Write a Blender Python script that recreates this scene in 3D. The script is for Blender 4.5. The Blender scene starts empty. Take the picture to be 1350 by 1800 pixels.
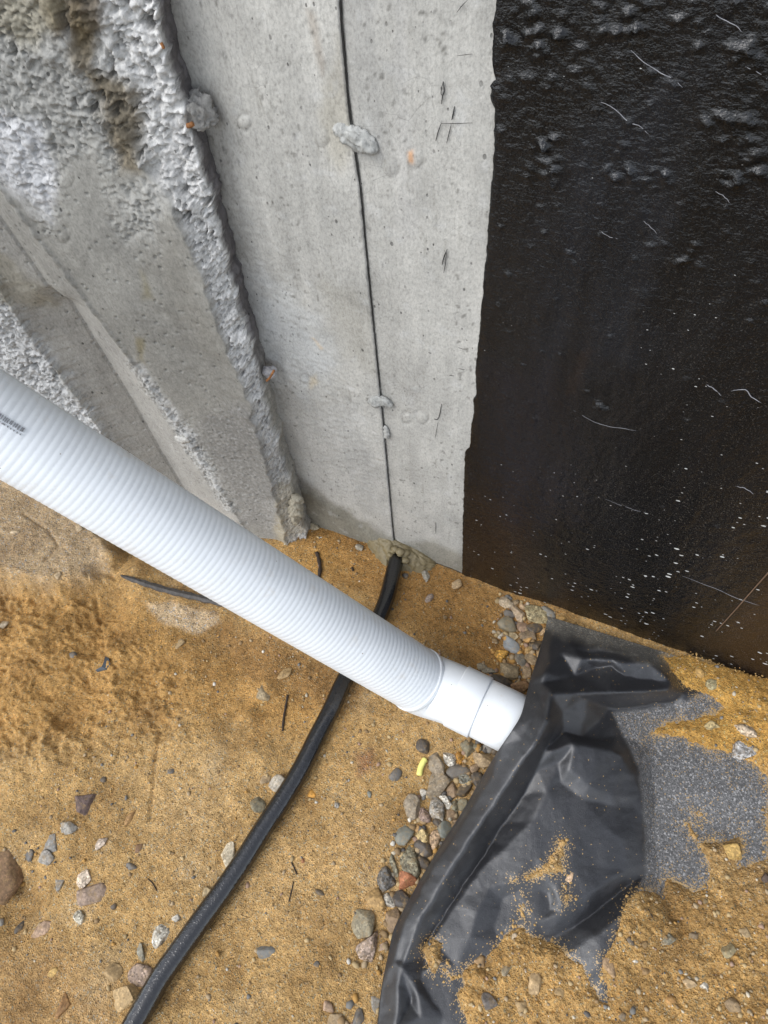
import bpy, bmesh, math
import numpy as np
from mathutils import Matrix, Vector

S = bpy.context.scene
COL = S.collection
# ------------------------------------------------------------------ camera
F, CX, CY, H = 1196.0, 675.0, 900.0, 1.35          # focal length in photo pixels, image centre, camera height (m)
nd = np.array([90.0, 790.0, F]); nd /= np.linalg.norm(nd)      # straight down, as seen by the camera
def _g(u, v):
    r = np.array([u - CX, v - CY, F]); return r / (r @ nd)
wd = _g(1350, 1195) - _g(510, 900); wd /= np.linalg.norm(wd)   # along the wall foot
wn = np.cross(wd, nd)                                          # into the wall
B = np.array([wd, wn, -nd])
CAMP = np.array([0, 0, H])
cd = bpy.data.cameras.new('camera'); cam = bpy.data.objects.new('camera', cd); COL.objects.link(cam)
cd.sensor_fit = 'VERTICAL'; cd.sensor_height = 24.0; cd.sensor_width = 18.0
cd.lens = F / 1800 * 24.0; cd.clip_start = 0.02; cd.clip_end = 300
cam.matrix_world = Matrix([[B[0, 0], -B[0, 1], -B[0, 2], 0], [B[1, 0], -B[1, 1], -B[1, 2], 0],
                           [B[2, 0], -B[2, 1], -B[2, 2], H], [0, 0, 0, 1]])
S.camera = cam
# ------------------------------------------------------------------ light
SUN_EL, SUN_AZ = 50.0, 232.0        # azimuth: degrees counter-clockwise from +X, direction the light comes from
w = bpy.data.worlds.new('World'); S.world = w; w.use_nodes = True
nt = w.node_tree; bg = nt.nodes['Background']
sky = nt.nodes.new('ShaderNodeTexSky'); sky.sky_type = 'NISHITA'; sky.sun_disc = False
sky.sun_elevation = math.radians(SUN_EL); sky.sun_rotation = math.radians(90 - SUN_AZ)
sky.air_density = 1.0; sky.dust_density = 1.0
hs = nt.nodes.new('ShaderNodeHueSaturation'); hs.inputs['Saturation'].default_value = 0.36
nt.links.new(sky.outputs[0], hs.inputs['Color']); nt.links.new(hs.outputs[0], bg.inputs[0])
bg.inputs[1].default_value = 0.15
sl = bpy.data.lights.new('sun', 'SUN'); sl.energy = 0.75; sl.angle = math.radians(30); sl.color = (1, 0.985, 0.96)
so = bpy.data.objects.new('sun', sl); COL.objects.link(so)
ca, sa = math.cos(math.radians(SUN_AZ)), math.sin(math.radians(SUN_AZ)); ce, se = math.cos(math.radians(SUN_EL)), math.sin(math.radians(SUN_EL))
so.rotation_euler = Vector((ca * ce, sa * ce, se)).to_track_quat('Z', 'Y').to_euler()
S.view_settings.view_transform = 'Standard'; S.view_settings.look = 'None'
S.view_settings.exposure = 1.10; S.view_settings.gamma = 1.0; S.view_settings.use_curve_mapping = False

# ------------------------------------------------------------------ projection helpers
def rays(u, v):
    u = np.asarray(u, float); v = np.asarray(v, float)
    return np.stack([u - CX, v - CY, np.full_like(u, F)], -1) @ B.T
def on_z(u, v, z=0.0):
    r = rays(u, v); t = (np.asarray(z, float) - H) / r[..., 2]
    return r * t[..., None] + CAMP
def on_y(u, v, y):
    r = rays(u, v); t = y / r[..., 1]
    return r * t[..., None] + CAMP
def proj(P):
    c = (P - CAMP) @ B
    return CX + F * c[..., 0] / c[..., 2], CY + F * c[..., 1] / c[..., 2]
def pxm(u, v, z=0.0):                       # metres per photo pixel at that spot of the ground
    P = on_z(u, v, z); return float(((P - CAMP) @ B)[2] / F)

# ------------------------------------------------------------------ noise
def _h(ix, iy, s):
    h = (ix.astype(np.int64) * 374761393 + iy.astype(np.int64) * 668265263 + s * 1442695041) & 0xffffffff
    h = ((h ^ (h >> 13)) * 1274126177) & 0xffffffff
    h = ((h ^ (h >> 16)) * 2246822519) & 0xffffffff
    return (h ^ (h >> 15)) & 0xffffffff
def _r(ix, iy, s): return _h(ix, iy, s) / 4294967295.0
def gnoise(x, y, s=0):
    x = np.asarray(x, float); y = np.asarray(y, float)
    ix = np.floor(x); iy = np.floor(y); fx = x - ix; fy = y - iy
    def g(dx, dy):
        a = _r(ix + dx, iy + dy, s) * 6.2831853
        return np.cos(a) * (fx - dx) + np.sin(a) * (fy - dy)
    wx = fx * fx * fx * (fx * (fx * 6 - 15) + 10); wy = fy * fy * fy * (fy * (fy * 6 - 15) + 10)
    a = g(0, 0) * (1 - wx) + g(1, 0) * wx; b = g(0, 1) * (1 - wx) + g(1, 1) * wx
    return (a * (1 - wy) + b * wy) * 1.5
def fbm(x, y, o=4, s=0, gain=0.5):
    t = 0; a = 1; n = 0
    for i in range(o):
        t = t + a * gnoise(x * 2 ** i + 17.3 * i, y * 2 ** i - 9.1 * i, s + i); n += a; a *= gain
    return t / n
def worley(x, y, s=0):
    ix = np.floor(x); iy = np.floor(y)
    f1 = np.full(x.shape, 9.0); f2 = np.full(x.shape, 9.0); idr = np.zeros(x.shape)
    for dx in (-1, 0, 1):
        for dy in (-1, 0, 1):
            cx = ix + dx; cy = iy + dy
            px = cx + _r(cx, cy, s); py = cy + _r(cx, cy, s + 7)
            dd = np.hypot(px - x, py - y)
            n1 = dd < f1
            f2 = np.where(n1, f1, np.minimum(f2, dd)); idr = np.where(n1, _r(cx, cy, s + 13), idr); f1 = np.where(n1, dd, f1)
    return f1, f2, idr
def sst(a, b, x):
    t = np.clip((x - a) / (b - a), 0, 1); return t * t * (3 - 2 * t)
def seg_dist(u, v, pts):
    """distance, nearest parameter value (3rd column of pts) and side of a polyline"""
    pts = np.asarray(pts, float); best = np.full(np.shape(u), 1e9); val = np.zeros(np.shape(u)); side = np.zeros(np.shape(u))
    for a, b in zip(pts[:-1], pts[1:]):
        dx, dy = b[0] - a[0], b[1] - a[1]; L2 = dx * dx + dy * dy + 1e-9
        t = np.clip(((u - a[0]) * dx + (v - a[1]) * dy) / L2, 0, 1)
        qx = u - a[0] - t * dx; qy = v - a[1] - t * dy; d = np.hypot(qx, qy); m = d < best
        best = np.where(m, d, best); side = np.where(m, np.sign(dx * qy - dy * qx), side)
        if pts.shape[1] > 2: val = np.where(m, a[2] + t * (b[2] - a[2]), val)
    return best, val, side
def sdf(u, v, poly):
    """signed distance to a polygon, positive inside"""
    p = list(poly) + [poly[0]]
    d, _, _ = seg_dist(u, v, p); ins = np.zeros(np.shape(u), bool)
    for a, b in zip(p[:-1], p[1:]):
        c = ((a[1] > v) != (b[1] > v))
        with np.errstate(divide='ignore', invalid='ignore'):
            xx = (b[0] - a[0]) * (v - a[1]) / ((b[1] - a[1]) or 1e-9) + a[0]
        ins ^= c & (u < xx)
    return np.where(ins, d, -d)
RNG = np.random.default_rng(11)

def blend(c, m, colr): return c * (1 - m[..., None]) + np.asarray(colr) * m[..., None]
# ------------------------------------------------------------------ mesh helpers
def make_mesh(name, V, Q, col=None, smooth=True):
    V = np.asarray(V, np.float32); Q = np.asarray(Q, np.int32); k = Q.shape[1]
    me = bpy.data.meshes.new(name)
    me.vertices.add(len(V)); me.vertices.foreach_set('co', V.ravel())
    me.loops.add(Q.size); me.loops.foreach_set('vertex_index', Q.ravel())
    me.polygons.add(len(Q)); me.polygons.foreach_set('loop_start', np.arange(0, Q.size, k, dtype=np.int32))
    me.update(calc_edges=True); me.validate()
    if smooth: me.polygons.foreach_set('use_smooth', np.ones(len(me.polygons), bool))
    if col is not None:
        c = np.ones((len(V), 4), np.float32); c[:, :col.shape[1]] = col
        at = me.attributes.new('Col', 'FLOAT_COLOR', 'POINT'); at.data.foreach_set('color', c.ravel())
    return me
def gridq(ny, nx, mask=None):
    i = np.arange(ny * nx).reshape(ny, nx)
    q = np.stack([i[:-1, :-1], i[:-1, 1:], i[1:, 1:], i[1:, :-1]], -1)
    if mask is not None: q = q[mask[:-1, :-1] & mask[:-1, 1:] & mask[1:, 1:] & mask[1:, :-1]]
    return q.reshape(-1, 4)
def link(name, me, mat=None, parent=None, loc=None):
    o = bpy.data.objects.new(name, me); COL.objects.link(o)
    if mat is not None and not me.materials: me.materials.append(mat)
    if parent is not None: o.parent = parent
    if loc is not None: o.location = loc
    return o
def tag(o, label=None, cat=None, group=None, kind=None):
    for k, x in (('label', label), ('category', cat), ('group', group), ('kind', kind)):
        if x: o[k] = x
    return o
def empty(name, loc, label, cat, group=None):
    o = bpy.data.objects.new(name, None); COL.objects.link(o); o.location = loc; o.empty_display_size = .05
    return tag(o, label, cat, group)
def tube(pts, rad, n=8, cap=True):
    pts = np.asarray(pts, float); m = len(pts); rad = np.broadcast_to(np.asarray(rad, float), (m,))
    t = np.gradient(pts, axis=0); t /= np.linalg.norm(t, axis=1)[:, None] + 1e-12
    ref = np.array([0, 0, 1.0]) if abs(t[0, 2]) < .9 else np.array([0, 1.0, 0])
    nrm = np.cross(t[0], ref); nrm /= np.linalg.norm(nrm); V = []
    for i in range(m):
        nrm = nrm - t[i] * (nrm @ t[i]); nrm /= np.linalg.norm(nrm); b = np.cross(t[i], nrm)
        a = np.arange(n) * 2 * math.pi / n
        V.append(pts[i] + rad[i] * (np.cos(a)[:, None] * nrm + np.sin(a)[:, None] * b))
    V = np.concatenate(V); Q = []
    i0 = np.arange(n); i1 = (i0 + 1) % n
    for k in range(m - 1): Q.append(np.stack([k * n + i0, k * n + i1, (k + 1) * n + i1, (k + 1) * n + i0], 1))
    Q = np.concatenate(Q)
    if cap:
        V = np.concatenate([V, pts[:1], pts[-1:]]); a, b = m * n, m * n + 1
        Q = np.concatenate([Q, np.stack([i1, i0, np.full(n, a), np.full(n, a)], 1), np.stack([(m - 1) * n + i0, (m - 1) * n + i1, np.full(n, b), np.full(n, b)], 1)])
    return V, Q
def make_any(name, V, Q, mat=None, parent=None, smooth=True):
    """quads that may be degenerate (triangles written as a,b,c,c)"""
    fs = [tuple(q[:3]) if q[2] == q[3] else tuple(q) for q in np.asarray(Q).tolist()]
    me = bpy.data.meshes.new(name); me.from_pydata([tuple(x) for x in np.asarray(V).tolist()], [], fs); me.update()
    if smooth: me.polygons.foreach_set('use_smooth', np.ones(len(me.polygons), bool))
    return link(name, me, mat, parent)
def spline(pts, n):
    pts = np.asarray(pts, float); t = np.arange(len(pts)); q = np.linspace(0, len(pts) - 1, n); out = []
    for x in q:
        i = int(min(max(math.floor(x), 0), len(pts) - 2)); f = x - i
        p0 = pts[max(i - 1, 0)]; p1 = pts[i]; p2 = pts[i + 1]; p3 = pts[min(i + 2, len(pts) - 1)]
        out.append(.5 * ((2 * p1) + (-p0 + p2) * f + (2 * p0 - 5 * p1 + 4 * p2 - p3) * f * f + (-p0 + 3 * p1 - 3 * p2 + p3) * f ** 3))
    return np.array(out)
def stretch(lo, hi, step, far_lo, far_hi, n=14):
    mid = np.arange(lo, hi + step * .5, step)
    a = lo - np.geomspace(step * 2, lo - far_lo, n)[::-1] if far_lo < lo else np.array([])
    b = mid[-1] + np.geomspace(step * 2, far_hi - mid[-1], n) if far_hi > hi else np.array([])
    return np.concatenate([a, mid, b])

# ------------------------------------------------------------------ materials
class M:
    def __init__(s, name):
        s.m = bpy.data.materials.new(name); s.m.use_nodes = True; s.t = s.m.node_tree; s.p = s.t.nodes['Principled BSDF']
    def n(s, typ, **kw):
        x = s.t.nodes.new('ShaderNode' + typ)
        for k, v in kw.items(): setattr(x, k, v)
        return x
    def l(s, a, b): s.t.links.new(a, b)
    def coord(s, scale=(1, 1, 1)):
        tc = s.n('TexCoord'); mp = s.n('Mapping'); mp.inputs['Scale'].default_value = scale
        s.l(tc.outputs['Object'], mp.inputs['Vector']); return mp.outputs[0]
    def noise(s, vec, scale, detail=4, rough=.55, dist=0):
        x = s.n('TexNoise'); x.inputs['Scale'].default_value = scale; x.inputs['Detail'].default_value = detail
        x.inputs['Roughness'].default_value = rough; x.inputs['Distortion'].default_value = dist; s.l(vec, x.inputs['Vector']); return x.outputs['Fac']
    def vor(s, vec, scale, feature='F1', out='Distance'):
        x = s.n('TexVoronoi', feature=feature); x.inputs['Scale'].default_value = scale; s.l(vec, x.inputs['Vector']); return x.outputs[out]
    def ramp(s, fac, stops):
        r = s.n('ValToRGB'); e = r.color_ramp.elements
        while len(e) < len(stops): e.new(.5)
        for el, (p, c) in zip(e, stops):
            el.position = p; el.color = (c, c, c, 1) if np.isscalar(c) else (*c, 1)
        s.l(fac, r.inputs[0]); return r.outputs[0]
    def mix(s, a, b, fac=1.0, mode='MULTIPLY'):
        x = s.n('MixRGB', blend_type=mode)
        for i, v in ((0, fac), (1, a), (2, b)):
            if isinstance(v, (int, float)): x.inputs[i].default_value = v if i == 0 else (v, v, v, 1)
            elif isinstance(v, tuple): x.inputs[i].default_value = (*v, 1)
            else: s.l(v, x.inputs[i])
        return x.outputs[0]
    def math(s, op, a, b):
        x = s.n('Math', operation=op)
        for i, v in ((0, a), (1, b)):
            if isinstance(v, (int, float)): x.inputs[i].default_value = v
            else: s.l(v, x.inputs[i])
        return x.outputs[0]
    def attr(s, name='Col'):
        x = s.n('Attribute'); x.attribute_name = name; return x.outputs['Color']
    def bump(s, h, strength, dist, prev=None):
        b = s.n('Bump'); b.inputs['Strength'].default_value = strength; b.inputs['Distance'].default_value = dist
        s.l(h, b.inputs['Height'])
        if prev is not None: s.l(prev, b.inputs['Normal'])
        return b.outputs[0]
    def out(s, base=None, rough=None, normal=None, spec=None):
        for k, v in (('Base Color', base), ('Roughness', rough), ('Normal', normal), ('Specular IOR Level', spec)):
            if v is None: continue
            if isinstance(v, (int, float)): s.p.inputs[k].default_value = v
            elif isinstance(v, tuple): s.p.inputs[k].default_value = (*v, 1)
            else: s.l(v, s.p.inputs[k])
        return s.m

def sand_material():
    m = M('sand'); c = m.coord(); base = m.attr()
    vc = m.n('TexVoronoi'); vc.inputs['Scale'].default_value = 420; m.l(c, vc.inputs['Vector'])
    sep = m.n('SeparateColor'); m.l(vc.outputs['Color'], sep.inputs[0])
    g = m.ramp(sep.outputs[0], [(0, .42), (.08, .7), (.25, .92), (.6, 1.02), (.85, 1.12), (.96, 1.32), (1, 1.6)])
    hue = m.ramp(sep.outputs[1], [(0, (1.05, 1.0, .9)), (.7, (1, 1, 1)), (.88, (1.05, .9, .7)), (.95, (.95, 1.1, 1.5)), (1, (.8, 1.1, 1.7))])
    n1 = m.ramp(m.noise(c, 60, 5, .65), [(.3, .74), (.5, 1.0), (.7, 1.2)])
    n2 = m.ramp(m.noise(c, 8, 5, .62), [(.32, (.66, .62, .58)), (.5, (1, 1, 1)), (.7, (1.14, 1.14, 1.16))])
    x = m.mix(m.mix(m.mix(m.mix(base, g), hue), n1), n2)
    nb = m.bump(m.noise(c, 150, 4, .7), .9, .0035)
    nb = m.bump(vc.outputs['Distance'], .8, .0018, nb)
    return m.out(x, .88, nb, .25)
def concrete_material():
    m = M('concrete'); c = m.coord(); base = m.attr()
    cz = m.coord((1, 1, .13))
    n1 = m.ramp(m.noise(c, 14, 6, .62), [(.3, .84), (.5, 1.0), (.72, 1.12)])
    n2 = m.ramp(m.noise(cz, 38, 5, .6), [(.3, .9), (.5, 1.0), (.7, 1.07)])
    n3 = m.ramp(m.noise(m.coord((1.3, 1, .75)), 230, 4, .75), [(.25, .62), (.5, 1.0), (.75, 1.22)])
    v = m.n('TexVoronoi'); v.inputs['Scale'].default_value = 95; m.l(m.coord((1.25, 1, .8)), v.inputs['Vector'])
    sep = m.n('SeparateColor'); m.l(v.outputs['Color'], sep.inputs[0])
    rad = m.ramp(sep.outputs[0], [(0, 0), (.55, 0), (.85, .09), (.96, .14), (1, .22)])
    pit = m.ramp(m.math('SUBTRACT', v.outputs['Distance'], rad), [(0, .30), (.06, 1)])
    clu = m.ramp(m.noise(c, 22, 3, .6), [(.40, .12), (.58, 1)])
    pit = m.mix(1.0, pit, clu, 'MIX')
    x = m.mix(m.mix(m.mix(m.mix(base, n1), n2), n3), pit)
    sc = m.n('TexNoise'); sc.inputs['Scale'].default_value = 7; sc.inputs['Detail'].default_value = 3; m.l(c, sc.inputs['Vector'])
    wv = m.vor(m.mix(m.coord((1, 1, 1)), sc.outputs['Color'], .05, 'ADD'), 28, 'DISTANCE_TO_EDGE')
    crk = m.ramp(wv, [(0, .72), (.012, 1)])
    crm = m.ramp(m.noise(c, 8, 3, .6), [(.52, 0), (.62, 1)])
    x = m.mix(x, m.mix(1.0, crk, crm, 'MIX'))
    nb = m.bump(m.noise(c, 190, 4, .65), .55, .0014)
    nb = m.bump(m.noise(cz, 45, 4, .6), .35, .003, nb)
    nb = m.bump(pit, .6, .002, nb)
    return m.out(x, .82, nb, .3)
def coating_material():
    m = M('asphalt coating'); c = m.coord(); base = m.attr()
    cz = m.coord((1, 1, .16))
    n1 = m.ramp(m.noise(cz, 20, 5, .6), [(.3, .55), (.7, 1.5)])
    v = m.n('TexVoronoi'); v.inputs['Scale'].default_value = 150; m.l(m.mix(m.coord((.6, 1, 1.3)), m.coord((.6, 1, 1.3)), 0.0, 'MIX'), v.inputs['Vector'])
    sep = m.n('SeparateColor'); m.l(v.outputs['Color'], sep.inputs[0])
    at = m.n('Attribute'); at.attribute_name = 'Dust'
    thr = m.ramp(sep.outputs[0], [(0, 0), (.64, 0), (.88, .17), (1, .42)])
    thr = m.math('MULTIPLY', thr, m.ramp(m.noise(c, 10, 4, .65), [(.38, .0), (.58, 1.0)]))
    thr = m.math('MULTIPLY', thr, at.outputs['Fac'])
    fl = m.ramp(m.math('SUBTRACT', thr, v.outputs['Distance']), [(.0, 0), (.03, 1)])
    fine = m.ramp(m.noise(c, 430, 3, .7), [(.57, 0), (.68, 1)])
    fine = m.math('MULTIPLY', fine, at.outputs['Fac'])
    x = m.mix(base, n1)
    x = m.mix(x, (.11, .095, .075), m.math('MULTIPLY', fine, .6), 'MIX')
    x = m.mix(x, (.46, .46, .44), fl, 'MIX')
    r = m.ramp(m.noise(cz, 16, 5, .65), [(.3, .05), (.55, .13), (.75, .28)])
    r = m.mix(r, .75, fl, 'MIX')
    nb = m.bump(m.noise(m.coord((.8, 1, 1.25)), 150, 4, .62), .75, .0026)
    nb = m.bump(m.noise(m.coord((1, 1, .4)), 48, 4, .6, .6), .5, .005, nb)
    return m.out(x, r, nb, .5)
def fabric_material():
    m = M('filter cloth'); c = m.coord(); base = m.attr()
    n1 = m.ramp(m.noise(c, 420, 3, .8), [(.3, .45), (.5, 1.0), (.7, 1.8)])
    n2 = m.ramp(m.noise(c, 12, 4, .6), [(.3, .85), (.7, 1.12)])
    at = m.n('Attribute'); at.attribute_name = 'Dust'
    v = m.n('TexVoronoi'); v.inputs['Scale'].default_value = 620; m.l(c, v.inputs['Vector'])
    sep = m.n('SeparateColor'); m.l(v.outputs['Color'], sep.inputs[0])
    clu = m.ramp(m.noise(c, 14, 4, .65), [(.42, .25), (.65, 1)])
    th = m.math('MULTIPLY', m.math('MULTIPLY', at.outputs['Fac'], clu), .05)
    sp = m.math('GREATER_THAN', sep.outputs[0], m.math('SUBTRACT', 1.0, th))
    fib = m.ramp(m.noise(c, 700, 2, .7), [(.45, 0), (.62, 1)])
    v2 = m.n('TexVoronoi'); v2.inputs['Scale'].default_value = 430; m.l(c, v2.inputs['Vector']); s2 = m.n('SeparateColor'); m.l(v2.outputs['Color'], s2.inputs[0])
    sal = m.ramp(s2.outputs[0], [(0, .25), (.35, .6), (.65, 1.0), (.88, 2.0), (1, 4.0)])
    x = m.mix(m.mix(base, n1), n2); x = m.mix(x, m.mix(1.0, sal, at.outputs['Fac'], 'MIX'))
    x = m.mix(x, (.33, .33, .33), m.math('MULTIPLY', m.math('MULTIPLY', fib, at.outputs['Fac']), .30), 'MIX')
    sa = m.n('Attribute'); sa.attribute_name = 'Sandy'; sp = m.math('MAXIMUM', sp, m.math('GREATER_THAN', sep.outputs[0], m.math('SUBTRACT', 1.0, sa.outputs['Fac'])))
    x = m.mix(x, (.42, .27, .10), m.math('MULTIPLY', sp, .85), 'MIX')
    r = m.mix(m.ramp(m.noise(c, 30, 3), [(.3, .34), (.7, .46)]), .8, at.outputs['Fac'], 'MIX')
    nb = m.bump(m.noise(c, 480, 3, .7), .5, .0010)
    nb = m.bump(m.noise(m.coord((1, 1, 1)), 40, 5, .6), .06, .003, nb)
    m.p.inputs['Sheen Weight'].default_value = .02; m.p.inputs['Sheen Roughness'].default_value = .5
    return m.out(x, r, nb, .95)
def stone_material(name, speck, rough):
    m = M(name); c = m.coord(); oi = m.n('ObjectInfo')
    tc = m.n('TexCoord'); ad = m.n('VectorMath', operation='ADD'); m.l(tc.outputs['Object'], ad.inputs[0]); m.l(oi.outputs['Location'], ad.inputs[1]); c = ad.outputs[0]
    n1 = m.ramp(m.noise(c, 90, 5, .65), [(.3, 1 - .3), (.5, 1), (.7, 1 + .28)])
    x = m.mix(oi.outputs['Color'], n1)
    if speck:
        v = m.n('TexVoronoi'); v.inputs['Scale'].default_value = 330; m.l(c, v.inputs['Vector'])
        sep = m.n('SeparateColor'); m.l(v.outputs['Color'], sep.inputs[0])
        x = m.mix(x, m.ramp(sep.outputs[0], [(0, .3), (.2, .6), (.45, 1), (.7, 1.15), (.9, 1.7), (1, 2.1)]), speck)
    sd = m.ramp(m.noise(c, 110, 5, .75), [(.50, .12), (.66, 1)])
    x = m.mix(x, (.34, .22, .09), m.math('MULTIPLY', sd, .55), 'MIX')
    nb = m.bump(m.noise(c, 260, 4, .65), .5, .0015)
    return m.out(x, rough, nb, .4)
def plain_material(name, col, rough, nscale=80, amt=.25, bump=.3, bd=.001, spec=.5):
    m = M(name); c = m.coord()
    x = m.mix(m.ramp(m.noise(c, nscale, 5, .65), [(.3, 1 - amt), (.5, 1.0), (.7, 1 + amt)]), col)
    return m.out(x, rough, m.bump(m.noise(c, nscale * 2.5, 4, .6), bump, bd), spec)
def pipe_material():
    m = M('white plastic'); c = m.coord()
    base = m.mix(m.ramp(m.noise(c, 18, 4, .6), [(.3, .95), (.7, 1.02)]), (.77, .80, .82))
    d = m.ramp(m.noise(c, 22, 6, .7), [(.58, 0), (.76, 1)])
    x = m.mix(base, (.60, .50, .36), m.math('MULTIPLY', d, .36), 'MIX')
    sp = m.n('TexVoronoi'); sp.inputs['Scale'].default_value = 55; m.l(c, sp.inputs['Vector'])
    se = m.n('SeparateColor'); m.l(sp.outputs['Color'], se.inputs[0])
    k = m.math('LESS_THAN', sp.outputs['Distance'], m.ramp(se.outputs[0], [(0, 0), (.7, 0), (1, .07)]))
    x = m.mix(x, (.25, .21, .16), m.math('MULTIPLY', k, .8), 'MIX')
    return m.out(x, .38, m.bump(m.noise(c, 60, 3), .08, .001), .5)
def hose_material():
    m = M('wet black plastic'); c = m.coord()
    v = m.n('TexVoronoi', feature='SMOOTH_F1'); v.inputs['Scale'].default_value = 330; m.l(c, v.inputs['Vector'])
    n = m.ramp(m.noise(c, 60, 4, .7), [(.55, 0), (.72, 1)])
    x = m.mix((.005, .005, .006), (.16, .13, .09), m.math('MULTIPLY', n, .10), 'MIX')
    drp = m.ramp(m.noise(c, 210, 2, .5), [(.52, 0), (.60, 1)])
    nb = m.bump(drp, .22, .0007); nb = m.bump(m.noise(c, 420, 3, .6), .10, .0004, nb)
    return m.out(x, .2, nb, .95)
SAND, CONC, COAT, CLOTH = sand_material(), concrete_material(), coating_material(), fabric_material()
ST_SMOOTH, ST_SPECK, ST_PLAIN = stone_material('slate stone', 0, .5), stone_material('granite stone', 1.0, .7), stone_material('plain stone', .45, .7)
PIPE, HOSE = pipe_material(), hose_material()
INK = plain_material('marker ink', (.03, .03, .03), .7)
RUST = plain_material('rust', (.26, .11, .035), .85, 200, .4)
CEM = plain_material('olive mortar', (.19, .152, .08), .5, 60, .2, .4, .002)
CHALK = plain_material('pale scratch', (.26, .26, .275), .5)
WOOD = plain_material('dark root', (.035, .022, .014), .8, 200, .5, .6, .002)
STEEL = plain_material('weathered dark metal', (.065, .058, .052), .6, 120, .6, .5, .002)
YELLOW = plain_material('yellow foam', (.80, .76, .22), .6, 90, .1)

# ================================================================== GROUND
YW = float(on_z(1350, 1195)[1])                      # the plane of the foundation wall
TR = [tuple(on_z(u, v)[:2]) for u, v in ((905, 1050), (912, 1130), (905, 1190), (850, 1320), (790, 1400), (735, 1490), (700, 1580), (665, 1680), (640, 1790))]
FABL = [(963, 1084), (957, 1115), (944, 1160), (930, 1205), (917, 1255), (900, 1285), (883, 1310), (850, 1364), (815, 1425), (783, 1475), (757, 1518), (735, 1555), (712, 1597), (693, 1635), (683, 1680), (671, 1740), (664, 1800), (655, 1870)]
FABP = [tuple(on_z(u, v)[:2]) for u, v in FABL + [(655, 1960), (1500, 1960), (1500, 1230), (1215, 1160)]]
SLAB = [tuple(on_z(u, v)[:2]) for u, v in ((-500, 700), (0, 800), (150, 900), (215, 985), (190, 1025), (120, 1050), (0, 1030), (-300, 1040))]
CLOD = [tuple(on_z(u, v)[:2]) for u, v in ((-60, 1040), (160, 1040), (220, 1120), (330, 1190), (330, 1290), (150, 1340), (-60, 1340))]
LOWR = [tuple(on_z(u, v)[:2]) for u, v in ((780, 1660), (1400, 1560), (1450, 1900), (780, 1900))]
def wp(u, v): return on_z(u, v)[:2]
BUMPS = []
for (u, v, r, hgt) in ((190, 1075, 40, -.016), (170, 1130, 45, -.012), (215, 1150, 40, .012), (120, 1180, 55, .012), (60, 1120, 50, .010), (30, 1230, 50, .012),
                       (130, 1250, 40, -.014), (195, 1225, 35, .01), (25, 880, 28, -.03), (170, 1200, 22, -.012), (245, 1012, 32, .016), (500, 1180, 40, .008),
                       (230, 1080, 30, .008), (185, 1015, 16, -.02), (400, 1120, 60, -.006), (560, 1260, 50, .004), (370, 1290, 60, .006), (20, 1590, 60, -.02),
                       (470, 1215, 24, .01), (440, 1260, 18, .008), (330, 1150, 40, .006), (100, 1320, 50, .008), (420, 1400, 25, .006), (460, 1330, 30, .008)):
    p = wp(u, v); BUMPS.append((p[0], p[1], r * pxm(u, v), hgt * 1.7))
CRACKS = [[tuple(wp(*q)) for q in c] for c in (((283, 1283), (272, 1340), (268, 1390), (262, 1440)), ((165, 1020), (168, 1080), (185, 1150), (212, 1180)), ((70, 935), (110, 960), (125, 985), (105, 1005)),
                                                 ((20, 1170), (60, 1160), (90, 1190), (130, 1175)))]
QP = [tuple(on_z(u, v)[:2]) for u, v in ((640, 1885), (560, 2300), (2400, 2300), (2000, 1440), (1408, 1190), (1408, 1885))]
INNP = [tuple(on_z(u, v)[:2]) for u, v in ((700, 1000), (1405, 1220), (1405, 1890), (690, 1890))]
def terrain(x, y, fine=True):
    z = .009 * fbm(x * 4, y * 4, 3, 3) + .006 * fbm(x * 14, y * 14, 3, 9)
    cl = sst(-.05, .03, sdf(x, y, CLOD)); lr = sst(-.04, .04, sdf(x, y, LOWR)); sb = sst(-.02, .015, sdf(x, y, SLAB) + .012 * fbm(x * 25, y * 25, 3, 21))
    for bx, by, br, bh in BUMPS: z = z + bh * np.exp(-((x - bx) ** 2 + (y - by) ** 2) / br ** 2)
    if fine:
        rd = 1 - np.abs(fbm(x * 17 + .3 * fbm(x * 40, y * 40, 2, 40), y * 17, 4, 42, .55)) * 2.6
        wx = x + .016 * fbm(x * 32, y * 32, 3, 43); wy = y + .016 * fbm(x * 32, y * 32, 3, 44)
        f1, f2, r = worley(wx * 26, wy * 26, 5); chunk = (r - .5) * sst(.02, .35, f2 - f1)
        z = z + cl * (1 - sb * .7) * (.007 * rd + .013 * chunk + .006 * fbm(x * 45, y * 45, 4, 46, .65)) + lr * (.003 * rd + .004 * chunk)
        z = z + (.0032 * fbm(x * 50, y * 50, 4, 31, .6) + .0018 * fbm(x * 130, y * 130, 3, 33, .6)) * (.75 + .8 * lr + .8 * cl)
        for c in CRACKS:
            d, _, _ = seg_dist(x + .004 * fbm(x * 60, y * 60, 2, 77), y, c); z = z - .005 * np.exp(-(d / .0035) ** 2)
    td, _, _ = seg_dist(x, y, TR); tr = np.exp(-(td / .055) ** 2)
    z = z - .008 * tr
    z = z + sb * (.03 + .10 * sst(-.75, -1.6, x)) - .012 * np.exp(-(np.minimum(np.abs(sdf(x, y, SLAB)), 1) / .02) ** 2) * sst(-.72, -.6, x)
    fm = sst(-.004, .02, sdf(x, y, FABP)); z = z * (1 - fm) - .02 * fm
    z = z + (.027 + .024 * fm + .008 * fbm(x * 9, y * 9, 3, 55)) * sst(-.030, .040, sdf(x, y, QP) + .012 * fbm(x * 14, y * 14, 3, 56)) * sst(.75, .12, -sdf(x, y, INNP))
    return z
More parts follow.
